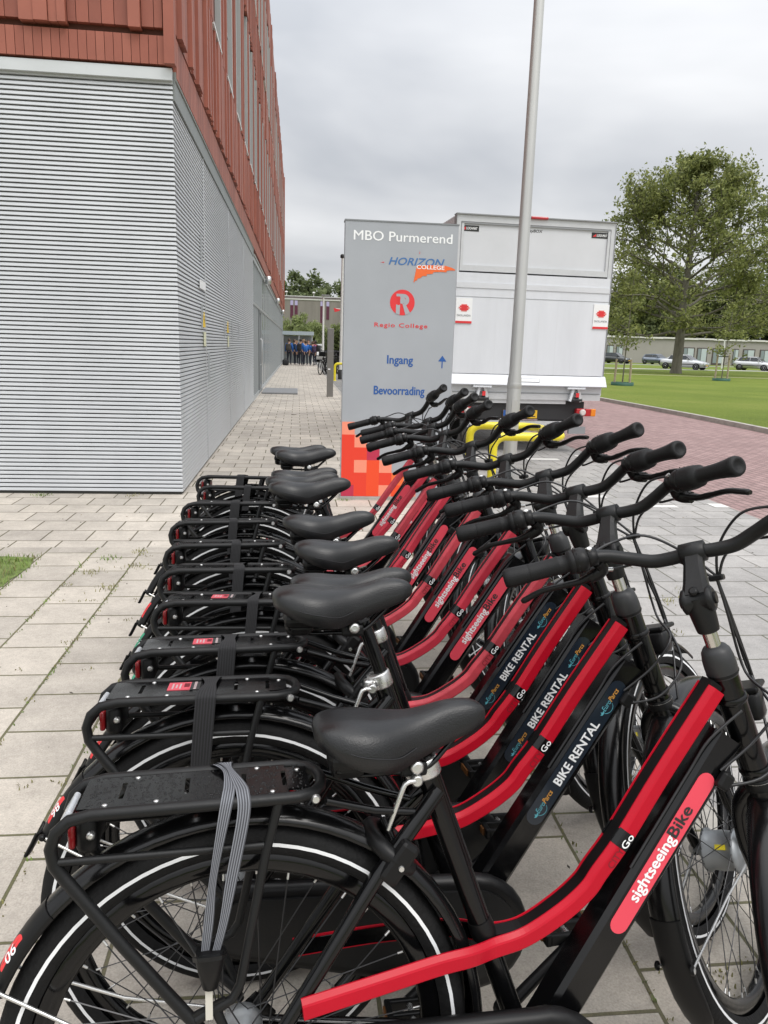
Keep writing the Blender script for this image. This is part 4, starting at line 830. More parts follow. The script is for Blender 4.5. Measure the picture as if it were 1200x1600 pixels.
# ------------------------------------------------------------------ the group of people
def skin_mesh(name, verts, edges, radii, mats_, root=0, sub=1):
    me = bpy.data.meshes.new(name); me.from_pydata([tuple(v) for v in verts], edges, [])
    ob = bpy.data.objects.new(name, me); COL.objects.link(ob); sk = ob.modifiers.new('skin', 'SKIN'); sk.use_smooth_shade = True
    ly = me.skin_vertices[0].data
    for i, r in enumerate(radii): ly[i].radius = (r, r) if not isinstance(r, tuple) else r; ly[i].use_root = (i == root)
    ss = ob.modifiers.new('sub', 'SUBSURF'); ss.levels = sub; ss.render_levels = sub
    dg = bpy.context.evaluated_depsgraph_get(); dg.update(); ev = ob.evaluated_get(dg); m2 = bpy.data.meshes.new_from_object(ev)
    bpy.data.objects.remove(ob); bpy.data.meshes.remove(me); m2.name = name; m2.materials.clear()
    for q in mats_: m2.materials.append(q)
    for p in m2.polygons: p.use_smooth = True
    return m2
SKIN = mat('skin', (0.50, 0.30, 0.21), 0.6); JEAN = mat('navy_trousers', (0.018, 0.022, 0.035), 0.85); BLKC = mat('black_cloth', (0.014, 0.014, 0.016), 0.85)
BLUJ = mat('blue_jacket', (0.012, 0.10, 0.36), 0.7, vary=0.15, scale=12); PINK = mat('pink_top', (0.40, 0.05, 0.10), 0.8); SHOE = mat('shoe_pale', (0.45, 0.42, 0.42), 0.7)
def person(label, loc, face, h, jacket, hair, hand='down', stance=0.0, sleeves=True, bag=None, hairlen=0.0, trousers=None):
    """face: heading angle; built facing +x"""
    t = thing('person', label, 'person', loc, (0, 0, face), 'people waiting in a group'); k = h / 1.75; s = stance
    V = []; E = []; Rr = []
    def a(x, y, z, r, par=None):
        V.append((x * k, y * k, z * k)); Rr.append(r * k)
        if par is not None: E.append((par, len(V) - 1))
        return len(V) - 1
    pel = a(0, 0, .93, .125); wa = a(0, 0, 1.08, .115, pel); ch = a(.01, 0, 1.28, .135, wa); nk = a(0, 0, 1.46, .062, ch); hd0 = a(.015, 0, 1.545, .07, nk); hd = a(.02, 0, 1.63, .098, hd0); hd2 = a(.01, 0, 1.715, .07, hd)
    arms = []
    for sg in (-1, 1):
        sh_ = a(0, sg * .185, 1.40, .062, ch); el = a(-.03, sg * .235, 1.12, .046, sh_)
        if hand == 'front' : wr = a(.20, sg * .15, 1.02, .034, el); hn = a(.27, sg * .10, 1.03, .036, wr)
        else: wr = a(.03, sg * .245, .88, .034, el); hn = a(.05, sg * .245, .79, .038, wr)
        arms.append((sh_, el, wr, hn))
        hp = a(0, sg * .09, .87, .095, pel); kn = a(.02 + s * sg, sg * .10, .48, .062, hp); an = a(-.02 + s * 1.5 * sg, sg * .105, .09, .042, kn); a(.13 + s * 1.5 * sg, sg * .12, .04, .04, an)
    me = skin_mesh('body', V, E, Rr, [SKIN, trousers or JEAN, SHOE, jacket]); armcut = .86
    for p in me.polygons:
        z = p.center.z / k; y = abs(p.center.y) / k
        p.material_index = 2 if z < .09 else (1 if z < .93 and y < .2 else 0)
    put('body', me, t)
    # jacket: torso and sleeves, a little fuller than the body
    V2 = []; E2 = []; R2 = []
    def b(p, r, par=None):
        V2.append(p); R2.append(r * k)
        if par is not None: E2.append((par, len(V2) - 1))
        return len(V2) - 1
    r0 = b((0, 0, .88 * k), .145); r1 = b((0, 0, 1.08 * k), .142, r0); r2 = b((.005, 0, 1.28 * k), .158, r1); r3 = b((0, 0, 1.43 * k), .085, r2)
    for sh_, el, wr, hn in arms:
        q = b(V[sh_], .076, r2); q = b(V[el], .06, q)
        if sleeves: b(V[wr], .046, q)
    put('jacket', skin_mesh('jacket', V2, E2, R2, [jacket]), t)
    mb = MB(); prof_ = [(0.0, .128), (.05, .12), (.092, .07), (.108, .01), (.104, -.04), (.085, -.07 - hairlen)]
    c_ = Vector((-.008, 0, 1.64)) * k; nseg = 16; vs = []
    for r, hh in prof_:
        for j in range(nseg):
            an_ = 2 * math.pi * j / nseg; cut = hh if math.cos(an_) < .45 else max(hh, .045); vs.append(c_ + Vector((r * math.cos(an_) * 1.05, r * math.sin(an_) * .92, cut)) * k)
    mb.add(vs, [(i * nseg + j, i * nseg + (j + 1) % nseg, (i + 1) * nseg + (j + 1) % nseg, (i + 1) * nseg + j) for i in range(len(prof_) - 1) for j in range(nseg)], hair, True); mb.build('hair', t)
    mb = MB(); fx = .118 * k; EY = mat('eye_dark', (0.03, 0.02, 0.02), 0.4)
    for sg in (-1, 1): mb.lathe([(.011 * k, 0), (.0, .004 * k)], (fx - .006 * k, sg * .034 * k, 1.645 * k), (1, 0, 0), EY, 8)
    mb.add([(fx - .004 * k, -.012 * k, 1.60 * k), (fx - .004 * k, .012 * k, 1.60 * k), (fx + .018 * k, 0, 1.605 * k), (fx - .004 * k, 0, 1.645 * k)], [(0, 1, 2), (1, 3, 2), (3, 0, 2)], SKIN)
    mb.box((fx - .004 * k, 0, 1.575 * k), (.006 * k, .045 * k, .010 * k), mat('lips', (0.32, 0.12, 0.10), 0.5))
    for sg in (-1, 1): mb.lathe([(.026 * k, -.006 * k), (.028 * k, .006 * k), (.01 * k, .012 * k)], (.01 * k, sg * .098 * k, 1.63 * k), (0, sg, 0), SKIN, 10)
    mb.build('face', t)
    # hands: palm, four fingers and a thumb on each
    for sg, (sh_, el, wr, hn) in zip((-1, 1), arms):
        d = (Vector(V[hn]) - Vector(V[wr])).normalized(); sd_ = Vector((1, 0, 0)) if abs(d.x) < .7 else Vector((0, 0, 1)); hb = Vector(V[hn]); mb = MB()
        for i in range(4): st_ = hb + sd_ * (i - 1.5) * .019 * k; ln = (.075, .085, .08, .062)[i] * k; mb.tube([st_, st_ + d * ln * .55, st_ + d * ln + Vector((0, -sg * .012, 0)) * k], [.0095 * k, .009 * k, .006 * k], SKIN, 6)
        st_ = hb + sd_ * .03 * k - d * .02 * k; mb.tube([st_, st_ + (sd_ * .7 + d * .6) * .035 * k, st_ + (sd_ * .7 + d * 1.4) * .045 * k], [.011 * k, .010 * k, .007 * k], SKIN, 6); mb.build('hand', t)
    if bag:
        bl, bm_, wdt = bag; R_ = Matrix.Rotation(face, 3, 'Z'); bt = thing('backpack', bl, 'backpack', (Vector(loc) + R_ @ Vector((-.155 * k, 0, 0))), (0, 0, face), 'backpacks on the waiting people'); mb = MB()
        mb.bevbox((-.10 * k, 0, 1.19 * k), (.20 * k, wdt * k, .46 * k), bm_, .06 * k, None, True); mb.build('pack', bt); mb = MB(); mb.bevbox((-.215 * k, 0, 1.10 * k), (.07 * k, wdt * .75 * k, .22 * k), bm_, .025 * k, None, True); mb.build('pocket', bt)
        for sg in (-1, 1): mb = MB(); mb.tube([(-.03 * k, sg * .10 * k, 1.40 * k), (.10 * k, sg * .115 * k, 1.475 * k), (.27 * k, sg * .12 * k, 1.36 * k), (.30 * k, sg * .13 * k, 1.18 * k), (.14 * k, sg * .19 * k, 1.02 * k), (-.03 * k, sg * .12 * k, 1.0 * k)], .016 * k, BLKC, 6); mb.build('strap', bt)
    return t
HB = mat('hair_brown', (0.06, 0.035, 0.02), 0.6); HDK = mat('hair_dark', (0.018, 0.014, 0.012), 0.6); HBL = mat('hair_fair', (0.22, 0.14, 0.07), 0.6)
BGN = mat('backpack_olive', (0.045, 0.04, 0.03), 0.8); BBK = mat('backpack_black', (0.012, 0.012, 0.014), 0.75); BPU = mat('backpack_plum', (0.035, 0.02, 0.05), 0.8); DNV = mat('dark_navy_jacket', (0.012, 0.035, 0.09), 0.8); WHT_S = mat('white_shirt', (0.6, 0.62, 0.65), 0.8)
person('person in a blue jacket with an olive backpack beside the glass front', (-.55, 52.4, 0), rad(78), 1.74, BLUJ, HB, bag=('olive brown backpack on the person beside the glass front', BGN, .34))
person('person in a dark navy jacket between the two tallest backpack wearers', (-.20, 53.6, 0), rad(20), 1.70, DNV, HB, 'down', .02)
person('short person with brown hair half hidden behind the dark navy jacket', (-.06, 54.1, 0), rad(-120), 1.62, BLUJ, HBL, 'front')
person('person in a blue jacket with legs apart and black backpack amid the group', (.20, 52.1, 0), rad(70), 1.76, BLUJ, HDK, 'down', .05, bag=('black backpack on the person in the middle of the group', BBK, .30))
person('fair haired person in a white shirt looking to the shelter', (.40, 53.4, 0), rad(180), 1.72, WHT_S, HBL, 'front', .02)
person('person in a blue jacket with bent arms before the shelter post', (.55, 52.7, 0), rad(110), 1.64, BLUJ, HB, 'front', .03)
person('person in a black coat with dark hair at the back of the group', (.74, 53.9, 0), rad(-110), 1.72, BLKC, HDK, 'down')
person('short person in a bright blue shirt with bare arms and a plum backpack', (.97, 51.6, 0), rad(115), 1.60, BLUJ, HB, 'down', .04, False, bag=('plum coloured backpack on the short person with bare arms', BPU, .30))
person('person in a pink top with a black backpack at the right end of the group', (1.17, 53.2, 0), rad(150), 1.68, PINK, HDK, 'front', .02, bag=('black backpack on the person in the pink top', BBK, .32), hairlen=.06)
mb = MB(); mb.bevbox((0, 0, .19), (.42, .30, .38), BBK, .09, None, True); t = thing('bag', 'black bag standing on the ground by the glass front', 'bag', (-.78, 52.0, 0)); mb.build('body', t); mb = MB(); mb.tube([(-.1, 0, .37), (-.06, 0, .45), (.06, 0, .45), (.1, 0, .37)], .015, BBK, 6); mb.build('handle', t)
# ------------------------------------------------------------------ the rental bicycles
BLKP = mat('black_paint', (0.0025, 0.0025, 0.0028), 0.17, coat=0.08, spec=0.32, rvary=0.1, scale=22)
BLKF = mat('fender_black', (0.0035, 0.0035, 0.0038), 0.22, coat=0.1, spec=0.35, bump=0.04, bscale=25)
MATB = mat('matt_black', (0.006, 0.0063, 0.0066), 0.44, spec=0.30, rvary=0.1, scale=20, bump=0.05, bscale=300)
GRIPM = mat('grip_rubber', (0.0075, 0.0077, 0.0083), 0.52, spec=0.24, vary=0.1, scale=60, bump=0.15, bscale=500)
SADM = mat('saddle_vinyl', (0.0085, 0.0088, 0.0097), 0.36, spec=0.44, vary=0.12, scale=20, bump=0.12, bscale=420, rvary=0.08)
PLASB = mat('black_plastic', (0.005, 0.005, 0.0053), 0.40, spec=0.25)
REDP = mat('red_paint', (0.39, 0.0040, 0.016), 0.32, coat=0.0, spec=0.2, vary=0.06, scale=14, rvary=0.05)
REDS_B = [REDP, mat('red_paint_faded', (0.38, 0.022, 0.040), 0.42, spec=0.3, vary=0.22, scale=9, rvary=0.1), mat('red_paint_dusty', (0.40, 0.040, 0.055), 0.5, spec=0.3, vary=0.3, scale=16)]
SILV2 = mat('silver_alloy', (0.62, 0.62, 0.61), 0.3, metal=0.9, rvary=0.1, scale=60)
CHR = mat('chrome', (0.60, 0.58, 0.55), 0.22, metal=1.0)
DYN = mat('dynamo_alloy', (0.30, 0.315, 0.325), 0.42, metal=0.6)
SPK = mat('spoke_black', (0.04, 0.04, 0.042), 0.35, metal=0.6)
REFL = mat('reflective_white', (0.72, 0.73, 0.74), 0.4)
PINKD = mat('decal_coral', (0.66, 0.062, 0.092), 0.45, spec=0.3); NAVY = mat('decal_navy', (0.006, 0.012, 0.022), 0.3, coat=0.4)
CYAN = mat('print_cyan', (0.10, 0.38, 0.45), 0.5); AMB = mat('print_amber', (0.62, 0.30, 0.05), 0.5); DRD = mat('print_dark_red', (0.13, 0.004, 0.01), 0.4)
REDL = mat('reflector_red', (0.42, 0.012, 0.02), 0.15, coat=0.7); CLR = mat('clear_plastic', (0.55, 0.57, 0.60), 0.12, spec=0.7, alpha=0.75); CABL = mat('cable_black', (0.012, 0.012, 0.013), 0.38)
STRP = mat('strap_black', (0.014, 0.014, 0.016), 0.85); GREEND = mat('badge_green', (0.03, 0.28, 0.16), 0.45); WET = mat('water_drop', (0.8, 0.82, 0.84), 0.03, trans=1.0)
def striped(name, c1, c2, n):
    mt = bpy.data.materials.new(name); mt.use_nodes = True; t = mt.node_tree; b = t.nodes['Principled BSDF']; b.inputs['Roughness'].default_value = 0.85
    at = N(t, 'ShaderNodeAttribute'); at.attribute_name = 'UVMap'; s = N(t, 'ShaderNodeSeparateXYZ'); t.links.new(at.outputs['Vector'], s.inputs[0])
    v = M(t, 'GREATER_THAN', M(t, 'SINE', M(t, 'MULTIPLY', s.outputs[0], 2 * math.pi * n)), 0.15)
    mm = N(t, 'ShaderNodeMix', data_type='RGBA'); t.links.new(v, mm.inputs[0]); mm.inputs[6].default_value = (*c1, 1); mm.inputs[7].default_value = (*c2, 1); t.links.new(mm.outputs[2], b.inputs['Base Color'])
    bp = N(t, 'ShaderNodeBump'); bp.inputs['Strength'].default_value = 0.6; bp.inputs['Distance'].default_value = 0.002; t.links.new(v, bp.inputs['Height']); t.links.new(bp.outputs[0], b.inputs['Normal']); return mt
STG = striped('strap_grey_striped', (0.045, 0.047, 0.054), (0.17, 0.177, 0.195), 5); STK = striped('strap_black_ribbed', (0.003, 0.003, 0.0035), (0.013, 0.013, 0.015), 7)
def ribbon(rows, mt, name):
    """rows of (left point, right point): a cloth band with a u coordinate across it"""
    me = bpy.data.meshes.new(name); vs = []; W_ = 7
    def interp(R_):
        out_ = []
        for side in (0, 1): out_.append(cat_rom([r[side] for r in R_], 5))
        return list(zip(*out_))
    rr = interp(rows)
    for a, b in rr:
        for j in range(W_): vs.append(tuple(a.lerp(b, j / (W_ - 1))))
    fs = [(i * W_ + j, i * W_ + j + 1, (i + 1) * W_ + j + 1, (i + 1) * W_ + j) for i in range(len(rr) - 1) for j in range(W_ - 1)]
    me.from_pydata(vs, [], fs); uv = me.uv_layers.new(name='UVMap')
    for lp in me.loops: uv.data[lp.index].uv = ((lp.vertex_index % W_) / (W_ - 1), (lp.vertex_index // W_) / max(1, len(rr) - 1))
    me.materials.append(mt); me.polygons.foreach_set('use_smooth', [True] * len(fs)); me.update(); return me

RW = 0.358; AXF = Vector((1.09, 0, RW)); TILT = rad(21)
FW = Vector((math.cos(TILT), 0, math.sin(TILT))); AX = Vector((-math.sin(TILT), 0, math.cos(TILT))); SB = Vector((0.802, 0, 0.950))
def S(f, l, u): return SB + FW * f + Vector((0, l, 0)) + AX * u
SAX = Vector((-0.331, 0, 0.9436))
PM = {}
def shared(key, fn):
    if key not in PM: PM[key] = fn()
    return PM[key]
def rrect(hu, hv, c): return [(-hu, -hv + c), (-hu + c, -hv), (hu - c, -hv), (hu, -hv + c), (hu, hv - c), (hu - c, hv), (-hu + c, hv), (-hu, hv - c)]
def arc(c, r, a0, a1, n, y=0): return [Vector((c[0] + r * math.cos(rad(a0 + (a1 - a0) * i / n)), y, c[2] + r * math.sin(rad(a0 + (a1 - a0) * i / n)))) for i in range(n + 1)]

def m_frame():
    mb = MB()
    mb.tube([(.288, 0, .787), (.462, 0, .29)], .018, BLKP, 20)
    mb.sweep(cat_rom([(.452, 0, .261), (.472, 0, .29), (.614, 0, .499), (.770, 0, .726), (.818, 0, .796)], 3), rrect(.0295, .030, .008), BLKP, smooth=False)
    mb.tube([S(0, 0, -.265), S(0, 0, -.052)], [.0232, .0240], BLKP, 24)
    mb.lathe([(.026, -.27), (.027, -.255), (.0245, -.25)], SB, AX, PLASB, 24)
    mb.lathe([(.0265, -.258), (.0268, -.254)], SB, AX, SILV2, 24)
    mb.tube([(.462, -.045, .29), (.462, .045, .29)], .024, BLKP, 18)
    for s in (-1, 1):
        mb.tube([(.309, s * .020, .748), (.206, s * .048, .637), (.02, s * .070, .372)], [.0125, .0125, .0105], BLKP, 12)
        mb.tube([(.44, s * .040, .288), (.25, s * .058, .318), (.02, s * .070, .352)], [.0115, .0105, .009], BLKP, 10)
        mb.box((.018, s * .0705, .362), (.055, .006, .05), BLKP, Matrix.Rotation(rad(-40), 3, 'Y'))
        mb.tube([(.125, s * .058, .762), (.20, s * .045, .735), (.275, s * .024, .716)], .0065, BLKP, 8)
    # bridge behind the seat tube, weld beads and gussets
    mb.tube([(.232, -.04, .678), (.232, .04, .678)], .008, BLKP, 8)
    mb.lathe([(.0205, 0), (.0215, .012), (.0195, .03)], (.391, 0, .492), (-.331, 0, .9436), PLASB, 20)
    for z_, x_ in ((.735, .788), (.86, .79)): mb.lathe([(.0255, -.006), (.028, 0), (.0255, .006)], S(0, 0, (-.235 if z_ < .8 else -.10)), AX, BLKP, 20)
    return mb.mesh('frame')
RAIL = [(.086, .076, .463), (.21, .063, .477), (.30, .049, .484), (.356, .040, .485), (.40, .0225, .483), (.456, .0160, .491), (.518, .0160, .523), (.562, .0160, .556), (.585, .0160, .585), (.623, .0160, .632), (.695, .0160, .738), (.796, .0160, .878)]
def rail_path(s, n=7): return cat_rom([(x, s * y, z) for x, y, z in RAIL], n)
def m_rail(s, REDP):
    mb = MB(); p = rail_path(s); mb.sweep(p, [(u, s * v) for u, v in ((-.0152, -.004), (-.0152, .006), (-.0130, .008), (.0055, .008), (.0085, .0066), (.0150, .0006), (.0150, -.0020), (.010, -.0027))][::(1 if s > 0 else -1)], REDP)
    q = [v for v in p if v.x < .43]; mb.sweep([v + Vector((0, -s * .0046, 0)) for v in q], rrect(.0128, .0008, .0004), BLKP)
    return mb.mesh('frame_rail')
BLKW = mat('black_infill', (0.003, 0.003, 0.0033), 0.38, spec=0.22)
def m_web():
    mb = MB(); p = cat_rom([(.395, 0, .484), (.456, 0, .491), (.518, 0, .523), (.562, 0, .556), (.585, 0, .585), (.623, 0, .632), (.695, 0, .738), (.802, 0, .886)], 6)
    mb.sweep(p, [(-.0115, -.0146), (.0130, -.0146), (.0130, .0146), (-.0115, .0146)], BLKW, caps=True, smooth=False); return mb.mesh('frame_web')
def m_band(s):
    mb = MB(); d = Vector((.600, 0, .800)).normalized(); c = Vector((.6262, s * .0160, .6362)); mb.sweep([c - d * .014, c + d * .014], [(u, s * v) for u, v in ((-.0158, -.004), (-.0158, .0066), (-.0134, .0086), (.0055, .0086), (.0088, .0072), (.0156, .0010), (.0156, -.0024), (.010, -.003))][::(1 if s > 0 else -1)], BLKP)
    if s < 0:
        up = Vector((-d.z, 0, d.x)); o = c + Vector((0, -.0087, 0))
        lettering(mb, 'Go', o - d * .011 - up * .0105, d, up, WHT, width=.025, height=.0125, bold=.02)
        lettering(mb, 'CITY', o + Vector((0, .0007, 0)) - d * .050 - up * .0105, d, up, DRD, width=.036, height=.0125, bold=-.005)
    return mb.mesh('frame_band')
TD = Vector((.566, 0, .824)).normalized(); TU = Vector((-TD.z, 0, TD.x)); TC = Vector((.692, -.0302, .6125))
def deco(mb, L_, r, mt, c=TC): mb.prism(capsule(L_, r), c, TD, TU, .0007, mt)
def m_decal(kind):
    mb = MB()
    if kind == 'coral': deco(mb, .306, .0165, PINKD)
    elif kind == 'navy': deco(mb, .345, .0185, NAVY, TC + TD * .0)
    else:
        deco(mb, .345, .0175, PINKD, TC + TD * -.005)
    return mb.mesh('decal')
def m_decal_text(kind):
    mb = MB(); o = TC + Vector((0, -.0007, 0))
    if kind == 'coral':
        st = o - TD * .092 - TU * .0068
        lettering(mb, 'sightseeing', st, TD, TU, WHT, width=.122, height=.0205, bold=.030); lettering(mb, 'Bike', st + TD * .1238, TD, TU, BLK, width=.055, height=.0215, bold=.026)
    elif kind == 'navy':
        lettering(mb, 'BIKE RENTAL', o - TD * .076 - TU * .0095, TD, TU, WHT, width=.150, height=.0185, bold=.03)
        for k_ in (-.156, .092):
            p = o + TD * k_ - TU * .004; lettering(mb, 'Euro', p + TD * .010, TD, TU, CYAN, width=.024, height=.011, bold=0, shear=.25); lettering(mb, 'Parcs', p + TD * .0345, TD, TU, AMB, width=.028, height=.011, bold=.01, shear=.25)
            mb.prism(arcpoly(0, 0, .0140, .0147, 200, 330), p + TD * .020 + TU * .004, TD, TU, .0005, CYAN)
            for a_ in (35, 95, 145): mb.prism([(0, 0), (.0035, .0018), (.0075, 0), (.0035, -.0018)], p + TD * .004, TD * math.cos(rad(a_)) + TU * math.sin(rad(a_)), TU * math.cos(rad(a_)) - TD * math.sin(rad(a_)), .0005, CYAN)
    else:
        o = o - TD * .005; lettering(mb, 'WWW.RENT-EVENT.NL', o - TD * .125 - TU * .0065, TD, TU, WHT, width=.240, height=.0135, bold=.006, space=1.1)
        mb.prism(disc(.0150), o + TD * .152, TD, TU, .0008, BLK); lettering(mb, 'RE', o + TD * .144 - TU * .005, TD, TU, WHT, width=.016, height=.010, bold=.01, lift=.0012)
        mb.prism(arcpoly(0, 0, .0130, .0150, 0, 350, 30), o - TD * .152, TD, TU, .0008, BLK); mb.prism(disc(.0105), o - TD * .152, TD, TU, .0007, BLK); lettering(mb, 'RE', o - TD * .158 - TU * .004, TD, TU, WHT, width=.012, height=.008, bold=.01, lift=.0014)
    return mb.mesh('lettering')
def m_tyre():
    mb = MB(); n = 12; prof_ = []
    for j in range(n + 1):
        a = rad(-140 + 280 * j / n); prof_.append((.333 + .0255 * math.cos(a), .0235 * math.sin(a)))
    mb.lathe(prof_, (0, 0, 0), (0, 1, 0), RUB, 72, caps=False)
    for s in (-1, 1):
        vs = []; K = 72
        for r, yy in ((.3296, .0242), (.3351, .0242)):
            for j in range(K): a = 2 * math.pi * j / K; vs.append((r * math.cos(a), s * yy, r * math.sin(a)))
        mb.add(vs, [(j, (j + 1) % K, K + (j + 1) % K, K + j) for j in range(K)], REFL, True)
    return mb.mesh('tyre')
def m_rim():
    mb = MB(); mb.lathe([(.283, -.006), (.289, -.0125), (.315, -.0125), (.317, -.009), (.317, .009), (.315, .0125), (.289, .0125), (.283, .006), (.283, -.006)], (0, 0, 0), (0, 1, 0), BLKP, 72, caps=False); return mb.mesh('rim')
def m_spokes(hw, hr):
    mb = MB()
    for i in range(36):
        a = 2 * math.pi * i / 36; s = 1 if i % 2 else -1; b = a + (0.9 if (i // 2) % 2 else -0.9)
        p = Vector((hr * math.cos(b), s * hw, hr * math.sin(b))); q = Vector((.285 * math.cos(a), s * .004, .285 * math.sin(a))); mb.tube([p, q], .0011, SPK, 4, caps=False, smooth=False)
        mb.tube([q, q.lerp(p, .045)], .0022, SILV2, 5, caps=False)
    return mb.mesh('spokes')
def m_hub_rear():
    mb = MB(); mb.lathe([(.010, -.085), (.010, -.062), (.024, -.060), (.030, -.045), (.030, -.035), (.022, -.03), (.022, .02), (.028, .03), (.028, .038), (.033, .045), (.033, .062), (.012, .064), (.010, .085)], (0, 0, 0), (0, 1, 0), DYN, 28)
    mb.lathe([(.016, -.074), (.016, -.086), (.008, -.09)], (0, 0, 0), (0, 1, 0), SILV2, 6, smooth=False); return mb.mesh('hub')
def m_hub_front():
    mb = MB(); mb.lathe([(.009, -.062), (.010, -.046), (.030, -.042), (.046, -.036), (.047, -.03), (.041, -.024), (.043, 0), (.041, .024), (.047, .03), (.046, .036), (.02, .044), (.009, .062)], (0, 0, 0), (0, 1, 0), DYN, 32)
    mb.box((-.034, -.008, .026), (.003, .022, .011), mat('sticker_yellow', (0.75, 0.6, 0.02), 0.5), Matrix.Rotation(rad(36), 3, 'Y')); return mb.mesh('hub')
def fprof(w_, dp, th): 
    A = [(math.cos(rad(a)) , math.sin(rad(a))) for a in range(0, 181, 20)]
    o_ = [(dp * s_ - dp, w_ * c) for c, s_ in A]; i_ = [(dp * s_ - dp - th, (w_ - th) * c) for c, s_ in A][::-1]
    return o_ + i_
def m_fender_rear():
    mb = MB(); p = arc((0, 0, RW), .386, 150, -22, 34); mb.sweep(p, fprof(.030, .020, .0025), BLKF, smooth=True)
    mb.sweep(arc((0, 0, RW), .3875, 156, 136, 6), fprof(.032, .021, .003), PLASB, smooth=True)
    mb.sweep([Vector((0, 0, RW)) + Vector((.386 * math.cos(rad(a)), 0, .386 * math.sin(rad(a)))) + Vector((-.0008, 0, -.0006)) * k_ for a, k_ in ((155, 0), (158, 2), (161, 8))], fprof(.028, .006, .003), PLASB, smooth=True)
    for s in (-1, 1): mb.tube([(-.345, s * .031, .520), (-.18, s * .052, .43), (.0, s * .076, .366)], .0028, SILV2, 8)
    mb.lathe([(.006, 0), (.006, .006), (.003, .008)], (-.343, -.033, .520), (0, -1, 0), PLASB, 10)
    return mb.mesh('fender')
def m_badge(col, num):
    # wraps the near shoulder of the fender
    mb = MB(); a0 = 147.5; K = 28
    def pt(u, v, off=0.0):
        a = rad(a0 - math.degrees(u / .388)); th = rad(52) + v / .026; n = Vector((math.cos(a), 0, math.sin(a)))
        return Vector((0, 0, RW)) + n * (.366 + (.0202 + off) * math.sin(th) + .0006) + Vector((0, -1, 0)) * (.0302 + off) * math.cos(th)
    ring = [pt(.028 * math.cos(2 * math.pi * i / K), .0155 * math.sin(2 * math.pi * i / K), .0008) for i in range(K)]; mid = [pt(.014 * math.cos(2 * math.pi * i / K), .0078 * math.sin(2 * math.pi * i / K), .0008) for i in range(K)]
    mb.add(ring + mid + [pt(0, 0, .0008)], [(i, (i + 1) % K, K + (i + 1) % K, K + i) for i in range(K)] + [(K + i, K + (i + 1) % K, 2 * K) for i in range(K)], col, True)
    if num:
        vs, fs = text_faces(num); x1 = max(p[0] for p in vs)
        for d_ in (0, .03): mb.add([pt(-(p[0] - x1 / 2 + d_) * .026, -(p[1] - .35) * .024, .0013 + d_ * .003) for p in vs], fs, WHT)
    return mb.mesh('badge')
RW_ = .0655
def m_rack():
    mb = MB(); r = .0088; z = .778
    half = [(.000, .083, .40), (-.05, .080, .452), (-.155, .074, .585), (-.236, RW_, .690), (-.2505, RW_, .712), (-.2545, RW_, .735), (-.247, RW_, .757), (-.230, RW_, .772), (-.20, RW_, z), (-.10, RW_, z), (.04, RW_, z), (.085, .0645, z), (.110, .052, z), (.122, .030, z), (.126, 0, z)]
    pts = [Vector((x, -y, zz_)) for x, y, zz_ in half] + [Vector((x, y, zz_)) for x, y, zz_ in half[-2::-1]]
    mb.tube(pts, r, MATB, 14)
    for s in (-1, 1):
        mb.tube([(-.246, s * RW_, .715), (.040, s * RW_, .712)], .0058, MATB, 10)
        mb.tube([(.058, s * RW_, .774), (.038, s * .068, .700), (.000, s * .079, .520), (-.012, s * .0815, .500), (-.035, s * .0815, .490), (-.062, s * .0815, .476)], .0068, MATB, 12)
        mb.box((-.045, s * .0815, .487), (.055, .006, .016), MATB, Matrix.Rotation(rad(-22), 3, 'Y'))
        mb.tube([(-.035, s * .0815, .488), (-.012, s * .083, .43), (.0, s * .083, .385)], .007, MATB, 10)
        mb.lathe([(.0065, 0), (.0075, .004), (.005, .008)], (.112, s * .058, .772), (0, s, 0), SILV2, 12)
    mb.tube([(-.2535, -RW_, .735), (-.2535, RW_, .735)], .006, MATB, 10)
    return mb.mesh('rack')
def m_plate():
    mb = MB(); z = .7815; xs = [-.222, -.170, -.163, -.078, -.071, .006, .013, .066, .073, .106]
    for i, (a, b) in enumerate(zip(xs, xs[1:])):
        if i % 2 == 0: mb.box(((a + b) / 2, 0, z), (b - a, .112 if b < .1 else .085, .003), BLKP)
        else:
            for s in (-1, 1): mb.box(((a + b) / 2, s * .0425, z), (b - a, .027, .003), BLKP)
    for x, y in ((-.185, -.049), (-.15, .046), (-.115, -.049), (.03, .048), (.05, -.048), (.092, .03)): mb.lathe([(.004, 0), (.004, .0012), (.002, .002)], (x, y, z + .0015), (0, 0, 1), SILV2, 8)
    return mb.mesh('plate')
def m_drops(seed):
    rng = random.Random(seed); mb = MB()
    for _ in range(700):
        x = rng.uniform(-.21, .10); y = rng.uniform(-.054, .054)
        if any(a - .003 < x < b + .003 for a, b in ((-.170, -.163), (-.078, -.071), (.006, .013), (.066, .073))): continue
        r = rng.choice((.0008, .0011, .0015, .0021)); mb.lathe([(r, 0), (r * .8, r * .35), (.00001, r * .5)], (x, y, .7831), (0, 0, 1), BLKP, 7)
    return mb.mesh('water_drops')
def m_sticker():
    mb = MB(); FP = mat('faded_coral', (0.50, 0.075, 0.10), 0.5, vary=.15, scale=90, spec=.3); mb.box((-.098, .010, .7836), (.042, .054, .001), FP); mb.box((-.068, .010, .7836), (.018, .054, .001), BLK)
    FP2 = mat('faded_print', (0.42, 0.33, 0.33), 0.6)
    for k_ in range(3): mb.box((-.110 + .007 * k_, .008, .7843), (.003, .036 - .012 * (k_ % 2), .0006), FP2)
    mb.box((-.084, .014, .7843), (.010, .026, .0006), DRD)
    for k_ in range(6): mb.box((-.068, -.012 + .009 * k_, .7843), (.005, .005, .0006), FP2)
    return mb.mesh('sticker')
